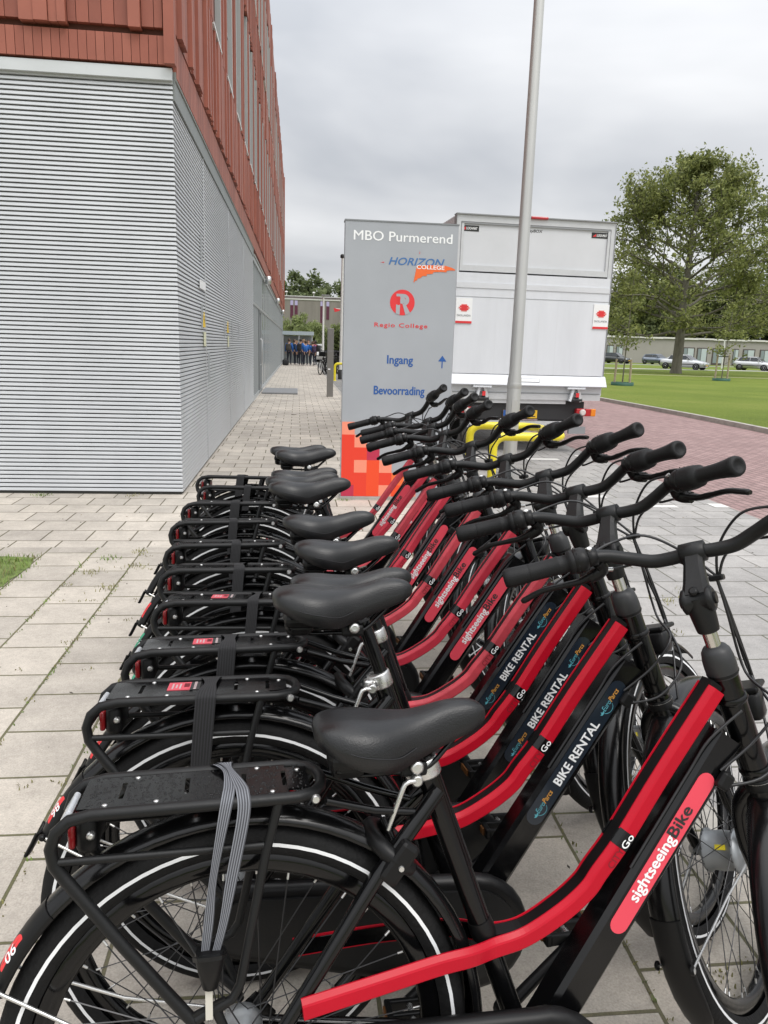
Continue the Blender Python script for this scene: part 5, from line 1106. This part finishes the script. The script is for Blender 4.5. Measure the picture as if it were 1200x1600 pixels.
def m_rear_light():
    mb = MB(); mb.bevbox((-.212, 0, .737), (.03, .085, .055), PLASB, .010, None, True)
    mb.bevbox((-.233, 0, .735), (.010, .074, .036), mat('reflector_dark_red', (0.22, 0.012, 0.014), 0.2, spec=0.4), .004, None, True); mb.lathe([(.0055, 0), (.006, .008), (.003, .010)], (-.205, -.040, .740), (0, -1, 0), SILV2, 12); return mb.mesh('rear_light')
def m_clear(): mb = MB(); mb.bevbox((-.243, .012, .757), (.010, .074, .026), CLR, .004, Matrix.Rotation(rad(32), 3, 'Y')); return mb.mesh('reflector')
def m_strap_grey(k_):
    if k_ == 0: cs = [(-.030, .074, .765, .030, 0), (-.026, .064, .7885, .032, 0), (-.017, .030, .791, .012, .15), (-.012, -.024, .7905, .017, .1), (-.014, -.065, .7895, .018, 0), (-.020, -.0785, .764, .0165, 0), (-.036, -.0845, .68, .011, .5), (-.043, -.0875, .62, .014, .1), (-.049, -.0895, .572, .011, 0)]
    else: cs = [(-.024, .075, .762, .028, 0), (-.021, .064, .790, .028, 0), (-.013, .032, .7935, .010, -.2), (.002, -.027, .7918, .018, -.1), (.007, -.065, .7908, .019, 0), (.007, -.0795, .763, .0185, 0), (-.010, -.086, .68, .0165, -.1), (-.022, -.0895, .62, .012, -.4), (-.035, -.0915, .572, .011, 0)]
    rows = []
    for x, y, z, w_, tw in cs: rows.append(((x - w_ / 2, y - tw * w_ * .5, z), (x + w_ / 2, y + tw * w_ * .5, z)))
    return ribbon(rows, STG, 'strap_band')
def m_strap_black(k_):
    w_ = (.036, .030, .026)[k_]; x = (-.060, -.045, -.020)[k_]; tw = (.010, -.006, .014)[k_]
    rows = [((x - .01, .073, .74), (x + w_ - .004, .073, .74)), ((x - .003, .068, .782), (x + w_ + .004, .066, .784)), ((x + tw, .0, .791), (x + w_ * .8 + tw * .4, .0, .791)), ((x, -.066, .790), (x + w_, -.066, .790)), ((x - .003, -.0785, .765), (x + w_ - .002, -.0785, .765)), ((x - .010, -.083, .67), (x + w_ - .010, -.083, .67)), ((x - .012, -.0885, .585), (x + w_ - .020, -.0885, .585)), ((x - .010, -.089, .555), (x + w_ - .028, -.089, .555))]
    return ribbon(rows, STK, 'strap')
def m_hook(x, y, z):
    mb = MB(); mb.lathe([(.020, .012), (.021, .004), (.018, -.012), (.011, -.040), (.008, -.042)], (x, y, z), (0, 0, 1), PLASB, 14); mb.sweep([(x - .020, y, z + .002), (x - .014, y - .014, z + .010), (x, y - .019, z + .013), (x + .014, y - .014, z + .010), (x + .020, y, z + .002)], [(-.004, -.003), (.004, -.003), (.004, .003), (-.004, .003)], MATB, side=(0, 0, 1)); mb.box((x - .002, y, z - .062), (.010, .004, .05), mat('hook_beige', (0.5, 0.48, 0.42), 0.6)); mb.tube([(x - .002, y, z - .085), (x - .002, y + .006, z - .092), (x - .002, y + .012, z - .086)], .003, SILV2, 6); return mb.mesh('hook')
def m_saddle():
    st = [(.104, .020, .862, .848), (.108, .040, .867, .842), (.118, .058, .872, .836), (.14, .072, .876, .824), (.17, .078, .876, .812), (.20, .074, .873, .804), (.229, .060, .872, .801), (.255, .046, .873, .808), (.285, .036, .879, .818), (.315, .030, .886, .829), (.345, .027, .888, .840), (.365, .022, .884, .849), (.377, .014, .876, .857), (.381, .005, .869, .863)]
    P4 = cat_rom([(a, b, c) for a, b, c, d in st], 3); Z4 = cat_rom([(a, d, 0) for a, b, c, d in st], 3); n = 20; mb = MB(); vs = []
    for (x, hw, zt), zz_ in zip(P4, Z4):
        zs = zz_[1]; ring = []
        for j in range(n + 1):
            a = math.pi * j / n; cy_ = math.cos(a); sy = math.sin(a); y = hw * math.copysign(abs(cy_) ** .62, cy_); z = zs + (zt - zs) * sy ** .55
            g_ = math.exp(-(y / .016) ** 2) * .004 * max(0, 1 - abs(x - .2) / .11); ring.append((x, y, z - g_))
        ring += [(x, -hw * .8, zs - .002), (x, 0, zs + (zt - zs) * .25), (x, hw * .8, zs - .002)]; vs += ring
    m_ = n + 4; fs = [(i * m_ + j, (i + 1) * m_ + j, (i + 1) * m_ + (j + 1) % m_, i * m_ + (j + 1) % m_) for i in range(len(P4) - 1) for j in range(m_)]
    mb.add(vs, fs, SADM, True); mb.add(vs[:m_], [tuple(range(m_))], SADM, True); mb.add(vs[-m_:], [tuple(range(m_ - 1, -1, -1))], SADM, True)
    return mb.mesh('saddle')
def m_saddle_seam(s_):
    mb = MB()
    for s in (s_,): mb.tube(cat_rom([(.122, s * .0600, .848), (.16, s * .0772, .836), (.195, s * .0750, .828), (.228, s * .0612, .822), (.258, s * .0450, .830)], 6), .0009, BLKC, 4)
    return mb.mesh('seam')
def m_saddle_base():
    mb = MB(); mb.bevbox((.175, 0, .815), (.10, .10, .03), PLASB, .012); mb.bevbox((.155, 0, .800), (.055, .075, .035), PLASB, .014)
    for s in (-1, 1): mb.tube(cat_rom([(.135, s * .035, .800), (.17, s * .028, .788), (.215, s * .022, .786), (.275, s * .022, .788), (.315, s * .014, .818), (.345, s * .006, .848)], 5), .0042, BLKP, 8)
    mb.bevbox((.258, 0, .790), (.044, .060, .024), PLASB, .006); mb.tube([(.258, -.036, .797), (.258, .036, .797)], .009, PLASB, 14)
    for s in (-1, 1): mb.lathe([(.0105, 0), (.0105, .004), (.007, .007), (.004, .0065)], (.260, s * .036, .797), (0, s, 0), SILV2, 16)
    return mb.mesh('saddle_clamp')
def m_post(): mb = MB(); mb.tube([Vector((.2815, 0, .803)), Vector((.2815, 0, .803)) - SAX * .20], .0142, BLKP, 18); return mb.mesh('seat_post')
def m_collar():
    mb = MB(); o = Vector((.2895, 0, .781)); mb.lathe([(.0185, -.016), (.0235, -.016), (.0243, -.013), (.0243, .011), (.0235, .014), (.0165, .014)], o, SAX, SILV2, 26)
    mb.bevbox(o + Vector((-.024, -.010, -.006)), (.018, .022, .018), SILV2, .004); mb.tube([o + Vector((-.022, -.030, -.008)), o + Vector((-.022, .014, -.008))], .006, SILV2, 12)
    mb.lathe([(.0095, 0), (.0095, .010), (.007, .012)], o + Vector((-.020, -.028, -.010)), (0, -1, 0), SILV2, 18); mb.tube([o + Vector((-.022, -.036, -.010)), o + Vector((-.034, -.041, -.008)), o + Vector((-.040, -.0415, -.011)), o + Vector((-.0435, -.0415, -.018)), o + Vector((-.055, -.040, -.050)), o + Vector((-.066, -.038, -.082))], [.0042, .0042, .0042, .0042, .0038, .0032], SILV2, 8)
    return mb.mesh('seat_clamp')
def m_lock():
    mb = MB(); c = Vector((.262, 0, .628)); d = Vector((-.66, 0, -.75)); pts = []
    nrm = Vector((.63, 0, .77)).normalized(); ud = Vector((-nrm.z, 0, nrm.x))
    for i in range(13): a = rad(-35 + 250 * i / 12); pts.append(Vector((.236, 0, .655)) + Vector((0, 1, 0)) * .052 * math.cos(a) + ud * .045 * math.sin(a) * 1.0)
    mb.tube(pts, [.012] + [.0135] * 11 + [.012], PLASB, 10, flat=1.0); mb.bevbox((.236, -.054, .655), (.034, .020, .070), PLASB, .008, Matrix.Rotation(rad(38), 3, 'Y')); mb.lathe([(.005, 0), (.004, .003)], (.238, -.0635, .65), (0, -1, 0), SILV2, 10); return mb.mesh('ring_lock')
def m_chaincase():
    mb = MB(); pts = []
    c0, r0, c1, r1 = (.462, .29), .100, (.02, .352), .058
    for i in range(15): a = rad(98 - 196 * i / 14 - 0); pts.append((c0[0] + r0 * math.cos(a), c0[1] + r0 * math.sin(a)))
    for i in range(11): a = rad(-98 - 164 * i / 10); pts.append((c1[0] + r1 * math.cos(a), c1[1] + r1 * math.sin(a)))
    for off, k_ in ((0, 1.0),):
        mb.prism([(x, z) for x, z in pts], (0, -.052, 0), UX, UZ, .034, PLASB)
    cx_ = sum(p[0] for p in pts) / len(pts); cz_ = sum(p[1] for p in pts) / len(pts)
    mb.prism([(cx_ + (x - cx_) * .965, cz_ + (z - cz_) * .90) for x, z in pts], (0, -.0855, 0), UX, UZ, .006, MATB)
    mb.tube([Vector((x, -.069, z)) for x, z in pts], .0168, PLASB, 8, closed=True); return mb.mesh('chain_case')
def m_crank(s):
    mb = MB(); a = rad(38 if s > 0 else 218); b = Vector((.462, s * .092, .29)); e_ = b + Vector((.168 * math.cos(a), s * .012, .168 * math.sin(a))); mb.tube([b, e_], [.014, .011], PLASB, 10, flat=.7); mb.lathe([(.02, -.012), (.02, .01), (.01, .014)], b, (0, s, 0), PLASB, 16); return mb.mesh('crank')
def m_pedal(s):
    mb = MB(); a = rad(38 if s > 0 else 218); c = Vector((.462 + .168 * math.cos(a), s * .150, .29 + .168 * math.sin(a)))
    for x in (-.042, .042): mb.bevbox(c + Vector((x, 0, 0)), (.012, .085, .022), PLASB, .003)
    for y in (-.037, 0, .037): mb.bevbox(c + Vector((0, y, 0)), (.08, .012, .020), PLASB, .003)
    for x in (-.05, .05): mb.box(c + Vector((x, 0, 0)), (.004, .055, .014), mat('pedal_reflector', (0.10, 0.04, 0.01), 0.4))
    mb.tube([c - Vector((0, s * .055, 0)), c + Vector((0, s * .04, 0))], .006, SILV2, 8); return mb.mesh('pedal')
def m_stand():
    mb = MB(); mb.tube([(.40, .055, .275), (.375, .10, .19), (.335, .19, .052)], [.010, .009, .008], BLKP, 10); mb.bevbox((.332, .20, .044), (.045, .03, .012), PLASB, .003); mb.bevbox((.40, .045, .275), (.05, .04, .03), BLKP, .005); return mb.mesh('kickstand')
# steering set, modelled straight ahead and turned per bicycle
def m_fork():
    mb = MB(); mb.tube([S(0, 0, -.30), S(0, 0, -.262)], [.026, .022], BLKP, 22)
    pts = [S(0, -.012, -.285), S(0, -.04, -.288), S(0, -.057, -.31)]
    for s in (-1, 1):
        q = [S(.0, s * .008, -.272), S(.004, s * .026, -.284), S(.008, s * .050, -.322), S(.012, s * .060, -.40), S(.030, s * .060, -.52), AXF + Vector((-.006, s * .060, .02)), AXF + Vector((0, s * .058, -.012))]
        mb.tube(cat_rom(q, 4), [.016] * 8 + [.0155] * 5 + [.014] * 4 + [.0115] * 4 + [.010] * 4, BLKP, 12)
        mb.lathe([(.011, 0), (.011, .008), (.006, .012)], AXF + Vector((0, s * .064, 0)), (0, s, 0), SILV2, 6, smooth=False)
    mb.tube([S(0, 0, -.09), S(0, 0, .055)], .0125, CHR, 20); return mb.mesh('fork')
def m_headset():
    mb = MB(); mb.lathe([(.0250, -.056), (.0268, -.050), (.0272, -.038), (.0268, -.024), (.0242, -.010), (.0195, -.003), (.0135, .0)], SB, AX, mat('headset_grey', (0.017, 0.0175, 0.019), 0.45, vary=.1, scale=40), 28); mb.lathe([(.0262, -.0535), (.0276, -.0500), (.0262, -.0465)], SB, AX, PLASB, 28); return mb.mesh('headset')
CL = S(.068, 0, .148)
def m_stem():
    mb = MB(); mb.tube([S(0, 0, .028), S(0, 0, .034), S(.0, 0, .070), S(0, 0, .092)], [.0185, .0195, .0225, .0205], MATB, 20)
    j = S(.000, 0, .084); mb.lathe([(.017, -.0265), (.0215, -.024), (.0218, -.016), (.0205, -.0145), (.0205, .0145), (.0218, .016), (.0215, .024), (.017, .0265)], j, (0, 1, 0), MATB, 24); mb.lathe([(.010, -.030), (.010, .030)], j, (0, 1, 0), PLASB, 16)
    mb.sweep([j + AX * .004, S(.020, 0, .107), S(.045, 0, .130), CL + FW * .002], rrect(.0125, .0165, .006), MATB, scale=[1.5, 1.2, 1.0, 1.08]); mb.lathe([(.0135, -.0225), (.0185, -.021), (.0190, 0), (.0185, .021), (.0135, .0225)], CL, (0, 1, 0), MATB, 22)
    mb.lathe([(.008, 0), (.008, .003), (.005, .005)], j + AX * .021 - FW * .013, (AX - FW * .8), PLASB, 14); return mb.mesh('stem')
GA, GB = (.018, .186, .192), (-.048, .304, .206)
def bar_half(s): return [S(f, s * l, u) for f, l, u in ((.068, 0, .148), (.069, .038, .145), (.068, .072, .147), (.063, .106, .161), (.046, .148, .182), GA, GB)]
def m_bar():
    mb = MB(); p = cat_rom(bar_half(-1)[::-1] + bar_half(1)[1:], 6); mb.tube(p, .0125, MATB, 16); return mb.mesh('handlebar')
def gdir(s): return (S(GB[0], s * GB[1], GB[2]) - S(GA[0], s * GA[1], GA[2])).normalized()
def m_grip(s):
    mb = MB(); g0 = S(GA[0] - .001, s * (GA[1] + .002), GA[2]); d = gdir(s)
    prof_ = [(.0185, -.004), (.0215, -.002), (.0220, .010), (.0212, .016), (.0178, .017), (.0178, .030), (.0190, .034), (.0190, .036), (.0180, .040), (.0180, .086), (.0186, .0900), (.0180, .0912), (.0184, .0925), (.0192, .108), (.0198, .124), (.0190, .132), (.0165, .137), (.010, .138), (.0001, .1375)] if s > 0 else \
        [(.0200, -.004), (.0236, -.002), (.0240, .012), (.0232, .030), (.0225, .044), (.0190, .046), (.0165, .050), (.0158, .062), (.0158, .078), (.0166, .094), (.0184, .112), (.0206, .126), (.0206, .133), (.0186, .138), (.013, .139), (.010, .1365), (.0001, .136)]
    mb.lathe([(r * (.93 if i > 3 else 1), h) for i, (r, h) in enumerate(prof_)], g0, d, GRIPM, 26)
    return mb.mesh('grip')
def m_shifter(s):
    mb = MB(); g0 = S(GA[0] - .001, s * (GA[1] + .002), GA[2]); d = gdir(s); mb.lathe([(.0145, -.020), (.0210, -.018), (.0235, -.010), (.0238, .004), (.0215, .007), (.0205, .008)], g0, d, PLASB, 26)
    for k_ in range(14):
        a = 2 * math.pi * k_ / 14; u = d.cross(Vector((0, 0, 1))).normalized(); q = d.cross(u); mb.box(g0 + d * .001 + (u * math.cos(a) + q * math.sin(a)) * .0234, (.0012, .0012, .006), MATB)
    return mb.mesh('twist_shifter')
def m_lever(s):
    mb = MB(); d = gdir(s); g0 = S(GA[0] + .006, s * (GA[1] - .010), GA[2] - .001); dn = Vector((0, 0, -1)); outv = (Vector((0, s, 0)) - d * d.dot(Vector((0, s, 0)))).normalized(); fw_ = (outv * .9 + FW * .55); fw_ = (fw_ - d * fw_.dot(d)).normalized(); w_ = (fw_ * .62 + dn * .78).normalized(); b = g0 - d * .012
    mb.lathe([(.0145, -.011), (.0175, -.010), (.0175, .010), (.0145, .011)], b, d, PLASB, 18); mb.lathe([(.0045, 0), (.0045, .004)], b - w_ * .0175 + d * .002, -w_, SILV2, 10); mb.lathe([(.004, 0), (.004, .004)], b + d * .012 + Vector((0, 0, .012)), (d - Vector((0, 0, -1))), SILV2, 10)
    body = cat_rom([b + w_ * .014 - d * .012, b + w_ * .034 - d * .020, b + w_ * .046 + d * .004], 4); mb.tube(body, [.012] * 4 + [.013] * 3 + [.012] * 2, PLASB, 10)
    bl = cat_rom([b + w_ * .040 - d * .004, b + w_ * .050 + d * .022, b + w_ * .050 + d * .055, b + w_ * .050 + d * .095, b + w_ * .060 + d * .125, b + w_ * .064 + d * .135], 4); mb.tube(bl, [.0120] * 4 + [.0105] * 4 + [.009] * 6 + [.0095] * 5 + [.007] * 2, PLASB, 10, flat=.62)
    mb.tube([b + w_ * .036 - d * .024, b + w_ * .040 - d * .040], .0042, SILV2, 8); return mb.mesh('brake_lever')
def lever_exit(s):
    d = gdir(s); g0 = S(GA[0] + .006, s * (GA[1] - .010), GA[2] - .001); dn = Vector((0, 0, -1)); outv = (Vector((0, s, 0)) - d * d.dot(Vector((0, s, 0)))).normalized(); fw_ = (outv * .9 + FW * .55); fw_ = (fw_ - d * fw_.dot(d)).normalized(); w_ = (fw_ * .62 + dn * .78).normalized(); b = g0 - d * .012; return b + w_ * .040 - d * .042, -d
CLIP = S(.125, -.012, .075)
def m_cables():
    mb = MB()
    for s in (-1, 1):
        p, d = lever_exit(s); mb.tube(cat_rom([p, p + d * .04, S(.105, s * .10, .150), S(.128, s * .04, .115), CLIP + Vector((0, s * .004, 0))], 7), .0026, CABL, 7)
        g0 = S(*[k_ * (s if i == 1 else 1) for i, k_ in enumerate(GA)]) - gdir(s) * .018
        mb.tube(cat_rom([g0 + FW * .016, g0 + FW * .05 + AX * .004 - gdir(s) * .03, S(.115, s * .085, .185), S(.135, s * .03, .13), CLIP + FW * .006], 7), .0026, CABL, 7)
    mb.bevbox(CLIP, (.022, .026, .011), PLASB, .003); return mb.mesh('cable_bundle')
def m_hanging(ST):
    """cables from the clip down to the frame and fork, for this turn of the handlebar"""
    mb = MB(); c = ST @ CLIP; dn = (ST.to_3x3() @ -AX); f = (ST.to_3x3() @ FW)
    mb.tube(cat_rom([c, c + dn * .08 + f * .01, c + dn * .20 + f * .012, Vector((.925, -.03, .80)), Vector((.870, -.05, .738)), Vector((.806, -.040, .720))], 6), .0028, CABL, 7)
    mb.tube(cat_rom([c + f * .005, c + dn * .07 - f * .008, c + dn * .18 - f * .02, Vector((.890, -.045, .855)), Vector((.855, -.04, .795)), Vector((.795, -.034, .745))], 6), .0026, CABL, 7)
    e_ = ST @ S(.035, -.02, -.30); mb.tube(cat_rom([c, c + dn * .10 + f * .016, c + dn * .24 + f * .02, e_ + f * .03 - dn * .05, e_], 6), .0026, CABL, 7)
    e_ = ST @ S(.03, .03, -.27); mb.tube(cat_rom([c - f * .003, c + dn * .09 - f * .004, c + dn * .22 + f * .006, e_ + f * .02 - dn * .04, e_], 6), .0024, CABL, 7)
    p = c + dn * .215 + f * .013; mb.tube([p, p + dn * .045], .0048, PLASB, 7)
    mb.tube(cat_rom([Vector((.832, -.036, .845)), TC + TD * .20 + TU * .035 + Vector((0, .001, 0))] + [TC + TD * k_ + TU * .0325 + Vector((0, .006, 0)) for k_ in (.14, .06, -.05)], 5), .0028, CABL, 6); mb.bevbox((.800, -.038, .728), (.024, .016, .030), PLASB, .005, Matrix.Rotation(rad(35), 3, 'Y'))
    return mb.mesh('gear_cable')
def m_lamp():
    mb = MB(); c = S(.075, 0, -.155); R_ = Matrix.Rotation(-TILT * 0.3, 3, 'Y'); mb.bevbox(c, (.05, .062, .052), PLASB, .010, R_, True); mb.bevbox(c + Vector((.012, 0, .030)), (.082, .066, .010), PLASB, .004, R_); mb.bevbox(c + Vector((.028, 0, -.004)), (.010, .052, .040), CLR, .004, R_); mb.tube([c - Vector((.02, 0, .01)), S(.02, 0, -.20), S(.018, 0, -.27)], .005, PLASB, 8); return mb.mesh('headlight')
def m_fender_front():
    mb = MB(); c = tuple(AXF); mb.sweep(arc(c, .384, 196, 58, 28), fprof(.030, .020, .0025), BLKF, smooth=True)
    mb.sweep([Vector(c) + Vector((.3855 * math.cos(rad(a)), 0, .3855 * math.sin(rad(a)))) for a in (222, 216, 209, 202, 196, 190, 184)], fprof(.029, .014, .004), PLASB, smooth=True, scale=[.55, .95, 1.08, 1.08, 1.06, 1.05, 1.04])
    for s in (-1, 1):
        mb.tube([AXF + Vector((-.362, s * .030, -.115)), AXF + Vector((-.16, s * .048, -.045)), AXF + Vector((0, s * .064, 0))], .0026, SILV2, 8); mb.lathe([(.0085, 0), (.0085, .004), (.005, .006)], AXF + Vector((-.366, s * .031, -.112)), (0, s, 0), PLASB, 14); mb.lathe([(.0055, .0062), (.0035, .007)], AXF + Vector((-.366, s * .031, -.112)), (0, s, 0), SILV2, 12)
    return mb.mesh('fender')
def bicycle(pose, steer, e, decal, badge, strap, plate, label, extra=True, group='rental bicycles parked in a row'):
    x, y, h = pose; t = thing('city_bicycle', label, 'bicycle', (x, y, 0), (-0.172, 0, h), group)
    p = lambda nm, key, fn, par=None, mt_=None: put(nm, shared(key, fn), par or t, mt_)
    red = REDS_B[0 if y < 1.7 else (1 if random.random() < .6 else 2)]
    p('frame', 'frame', m_frame); p('frame_web', 'web', m_web); p('headset', 'headset', m_headset)
    for s in (-1, 1):
        r_ = p('frame_rail', 'rail%d%s' % (s, red.name), lambda: m_rail(s, red)); p('name_band', 'band%d' % s, lambda: m_band(s), r_)
    d_ = p('decal', 'decal' + decal, lambda: m_decal(decal), None, Matrix.Translation((0, 0, 0)) if plate == 'wet' else Matrix.Translation(TU * .002 + TD * random.uniform(.004, .014))); p('lettering', 'dtext' + decal, lambda: m_decal_text(decal), d_)
    def wheel(c, hubkey, hubfn, hw, hr, par, M4):
        w_ = put('wheel', shared('rim', m_rim), par, M4); p('tyre', 'tyre', m_tyre, w_); p('spokes', 'spokes' + hubkey, lambda: m_spokes(hw, hr), w_); p('hub', hubkey, hubfn, w_); return w_
    spin = Matrix.Rotation(random.uniform(0, 6.28), 4, 'Y')
    wheel(None, 'hubr', m_hub_rear, .040, .036, t, Matrix.Translation((0, 0, RW)) @ spin)
    fe = p('fender', 'fender_r', m_fender_rear)
    if badge: p('badge', 'badge' + badge[0] + badge[1], lambda: m_badge({'r': RDP, 'g': GREEND}[badge[0]], badge[1]), fe)
    ra = p('rack', 'rack', m_rack, None, Matrix.Translation((-.002, 0, -.0045))); pl = p('plate', 'plate', m_plate, ra); p('rear_light', 'rearl', m_rear_light, ra); p('reflector', 'clear', m_clear, ra)
    if plate == 'sticker': p('sticker', 'sticker', m_sticker, ra)
    if plate == 'wet': p('water_drops', 'drops', lambda: m_drops(3), ra)
    if strap == 'grey':
        for k_ in (0, 1): p('strap_band', 'sg%d' % k_, lambda: m_strap_grey(k_), ra)
        p('hook', 'hookg', lambda: m_hook(-.042, -.090, .568), ra)
    else: p('strap', 'sb%d' % strap, lambda: m_strap_black(strap), ra); p('hook', 'hookb%d' % strap, lambda: m_hook((-.060, -.053, -.028)[strap], -.0885, .55), ra)
    up = Matrix.Translation(SAX * e + Vector((.009, 0, -.004))); p('seat_post', 'post', m_post, t, up); sa = p('saddle', 'saddle', m_saddle, t, up); p('saddle_clamp', 'sclamp', m_saddle_base, sa); p('seam', 'seam-1', lambda: m_saddle_seam(-1), sa); p('seam', 'seam1', lambda: m_saddle_seam(1), sa)
    p('seat_clamp', 'collar', m_collar); p('ring_lock', 'lock', m_lock); p('chain_case', 'ccase', m_chaincase); p('kickstand', 'stand', m_stand)
    for s in (-1, 1): c_ = p('crank', 'crank%d' % s, lambda: m_crank(s)); p('pedal', 'pedal%d' % s, lambda: m_pedal(s), c_)
    ST = Matrix.Translation(SB) @ Matrix.Rotation(rad(steer), 4, AX) @ Matrix.Translation(-SB)
    put('gear_cable', m_hanging(ST), t)
    p('fork', 'fork', m_fork, t, ST); p('stem', 'stem', m_stem, t, ST); p('headlight', 'lamp', m_lamp, t, ST); p('fender', 'fender_f', m_fender_front, t, ST); p('cable_bundle', 'cables', m_cables, t, ST)
    wheel(None, 'hubf', m_hub_front, .033, .040, t, ST @ Matrix.Translation(AXF) @ Matrix.Rotation(random.uniform(-.3, .3), 4, 'Y'))
    hb = p('handlebar', 'bar', m_bar, t, ST)
    for s in (-1, 1): p('grip', 'grip%d' % s, lambda: m_grip(s), hb); p('brake_lever', 'lever%d' % s, lambda: m_lever(s), hb); p('twist_shifter', 'shift%d' % s, lambda: m_shifter(s), hb)
    return t
random.seed(4)
BIKES = [
 ((-.073, .938, .086), 46.6, .0, 'coral', ('r', '90'), 'grey', 'wet', 'black and red city bicycle with a grey striped strap on its wet rack'),
 ((-.116, 1.275, .048), 43.7, .105, 'navy', ('r', '86'), 0, 'sticker', 'bike rental bicycle with a coral rack sticker, next behind the grey strapped bicycle'),
 ((-.097, 1.508, .061), 41.8, .056, 'navy', ('r', ''), 0, 'sticker', 'bike rental bicycle in the middle of the three with navy labels'),
 ((-.098, 1.815, -.001), 53.5, .060, 'navy', ('g', '21'), 2, 'sticker', 'bike rental bicycle farthest of the three with navy labels, green badge on its fender'),
 ((-.130, 2.101, .015), 48.4, .065, 'coral', ('g', '17'), 1, 'plain', 'coral labelled bicycle standing right behind the three navy labelled bicycles, green fender badge'),
 ((-.157, 2.387, .065), 44.6, .117, 'coral', ('r', ''), 1, 'plain', 'second coral labelled bicycle behind the navy labelled ones, saddle raised high'),
 ((-.191, 2.717, .079), 39.4, .078, 'coral', None, 1, 'plain', 'coral labelled bicycle just in front of the one lettered with a web address'),
 ((-.202, 3.052, .014), 46.6, .046, 'web', ('r', ''), 0, 'plain', 'bicycle whose coral label carries a web address in white'),
 ((-.193, 3.407, -.082), 51.1, .086, 'coral', None, 1, 'plain', 'bicycle between the web address one and the last of the row'),
 ((-.231, 3.687, -.059), 51.0, .064, 'coral', None, 0, 'plain', 'last bicycle of the row, close to the foot of the totem sign'),
]
for b in BIKES: bicycle(*b)
# far off bicycles by the pillar: small in the picture, one mesh each
def far_bike_mesh():
    mb = MB(); mb.tube([(.28, 0, .85), (.46, 0, .29)], .02, BLKP, 6); mb.tube([(.46, 0, .29), (.79, 0, .82)], .025, BLKP, 6); mb.tube([(.74, 0, 1.08), (.83, 0, .8), (1.05, 0, .36)], .02, BLKP, 6); mb.tube([(.28, 0, .78), (0, 0, .36), (.46, 0, .29)], .015, BLKP, 6); mb.tube([(.42, 0, .55), (.78, 0, .86)], .02, BLKP, 6)
    for cx_ in (0, 1.05): mb.tube([Vector((cx_ + .335 * math.cos(a), 0, .36 + .335 * math.sin(a))) for a in [2 * math.pi * i / 28 for i in range(28)]], .024, RUB, 6, closed=True)
    for cx_ in (0, 1.05):
        for i in range(10): a = math.pi * i / 5; mb.tube([(cx_, 0, .36), (cx_ + .32 * math.cos(a), 0, .36 + .32 * math.sin(a))], .004, SPK, 3, caps=False)
    mb.bevbox((.25, 0, .90), (.26, .15, .07), SADM, .03, None, True); mb.tube([(.60, -.30, 1.10), (.72, -.1, 1.12), (.72, .1, 1.12), (.60, .30, 1.10)], .014, MATB, 6); mb.bevbox((-.05, 0, .79), (.36, .12, .02), MATB, .005); mb.bevbox((.86, 0, .98), (.22, .34, .22), PLASB, .02); return mb.mesh('parked_bicycle')
fm = far_bike_mesh(); spots = [(1.46, 38.2, -1.95), (1.75, 38.6, -2.0), (2.0, 39.4, -2.1), (2.35, 40.1, -1.9), (2.6, 41.0, -2.1), (1.5, 43.0, -1.2), (2.2, 44.2, -2.0)]
far_l = ['black parked bicycle with its front wheel out on the path beside the pillar', 'black parked bicycle second in the cluster behind the pillar', 'black parked bicycle in the cluster between the pillar and the white mast', 'black parked bicycle just before the white mast', 'black parked bicycle half hidden by the totem sign', 'black parked bicycle turned across the path behind the cluster', 'black parked bicycle at the back of the cluster']
for (x, y, a), lb in zip(spots, far_l):
    o = put('parked_bicycle', fm); o.location = (x, y, 0); o.rotation_euler = (-.06, 0, a); tag(o, lb, 'bicycle', 'bicycles parked far off by the pillar')
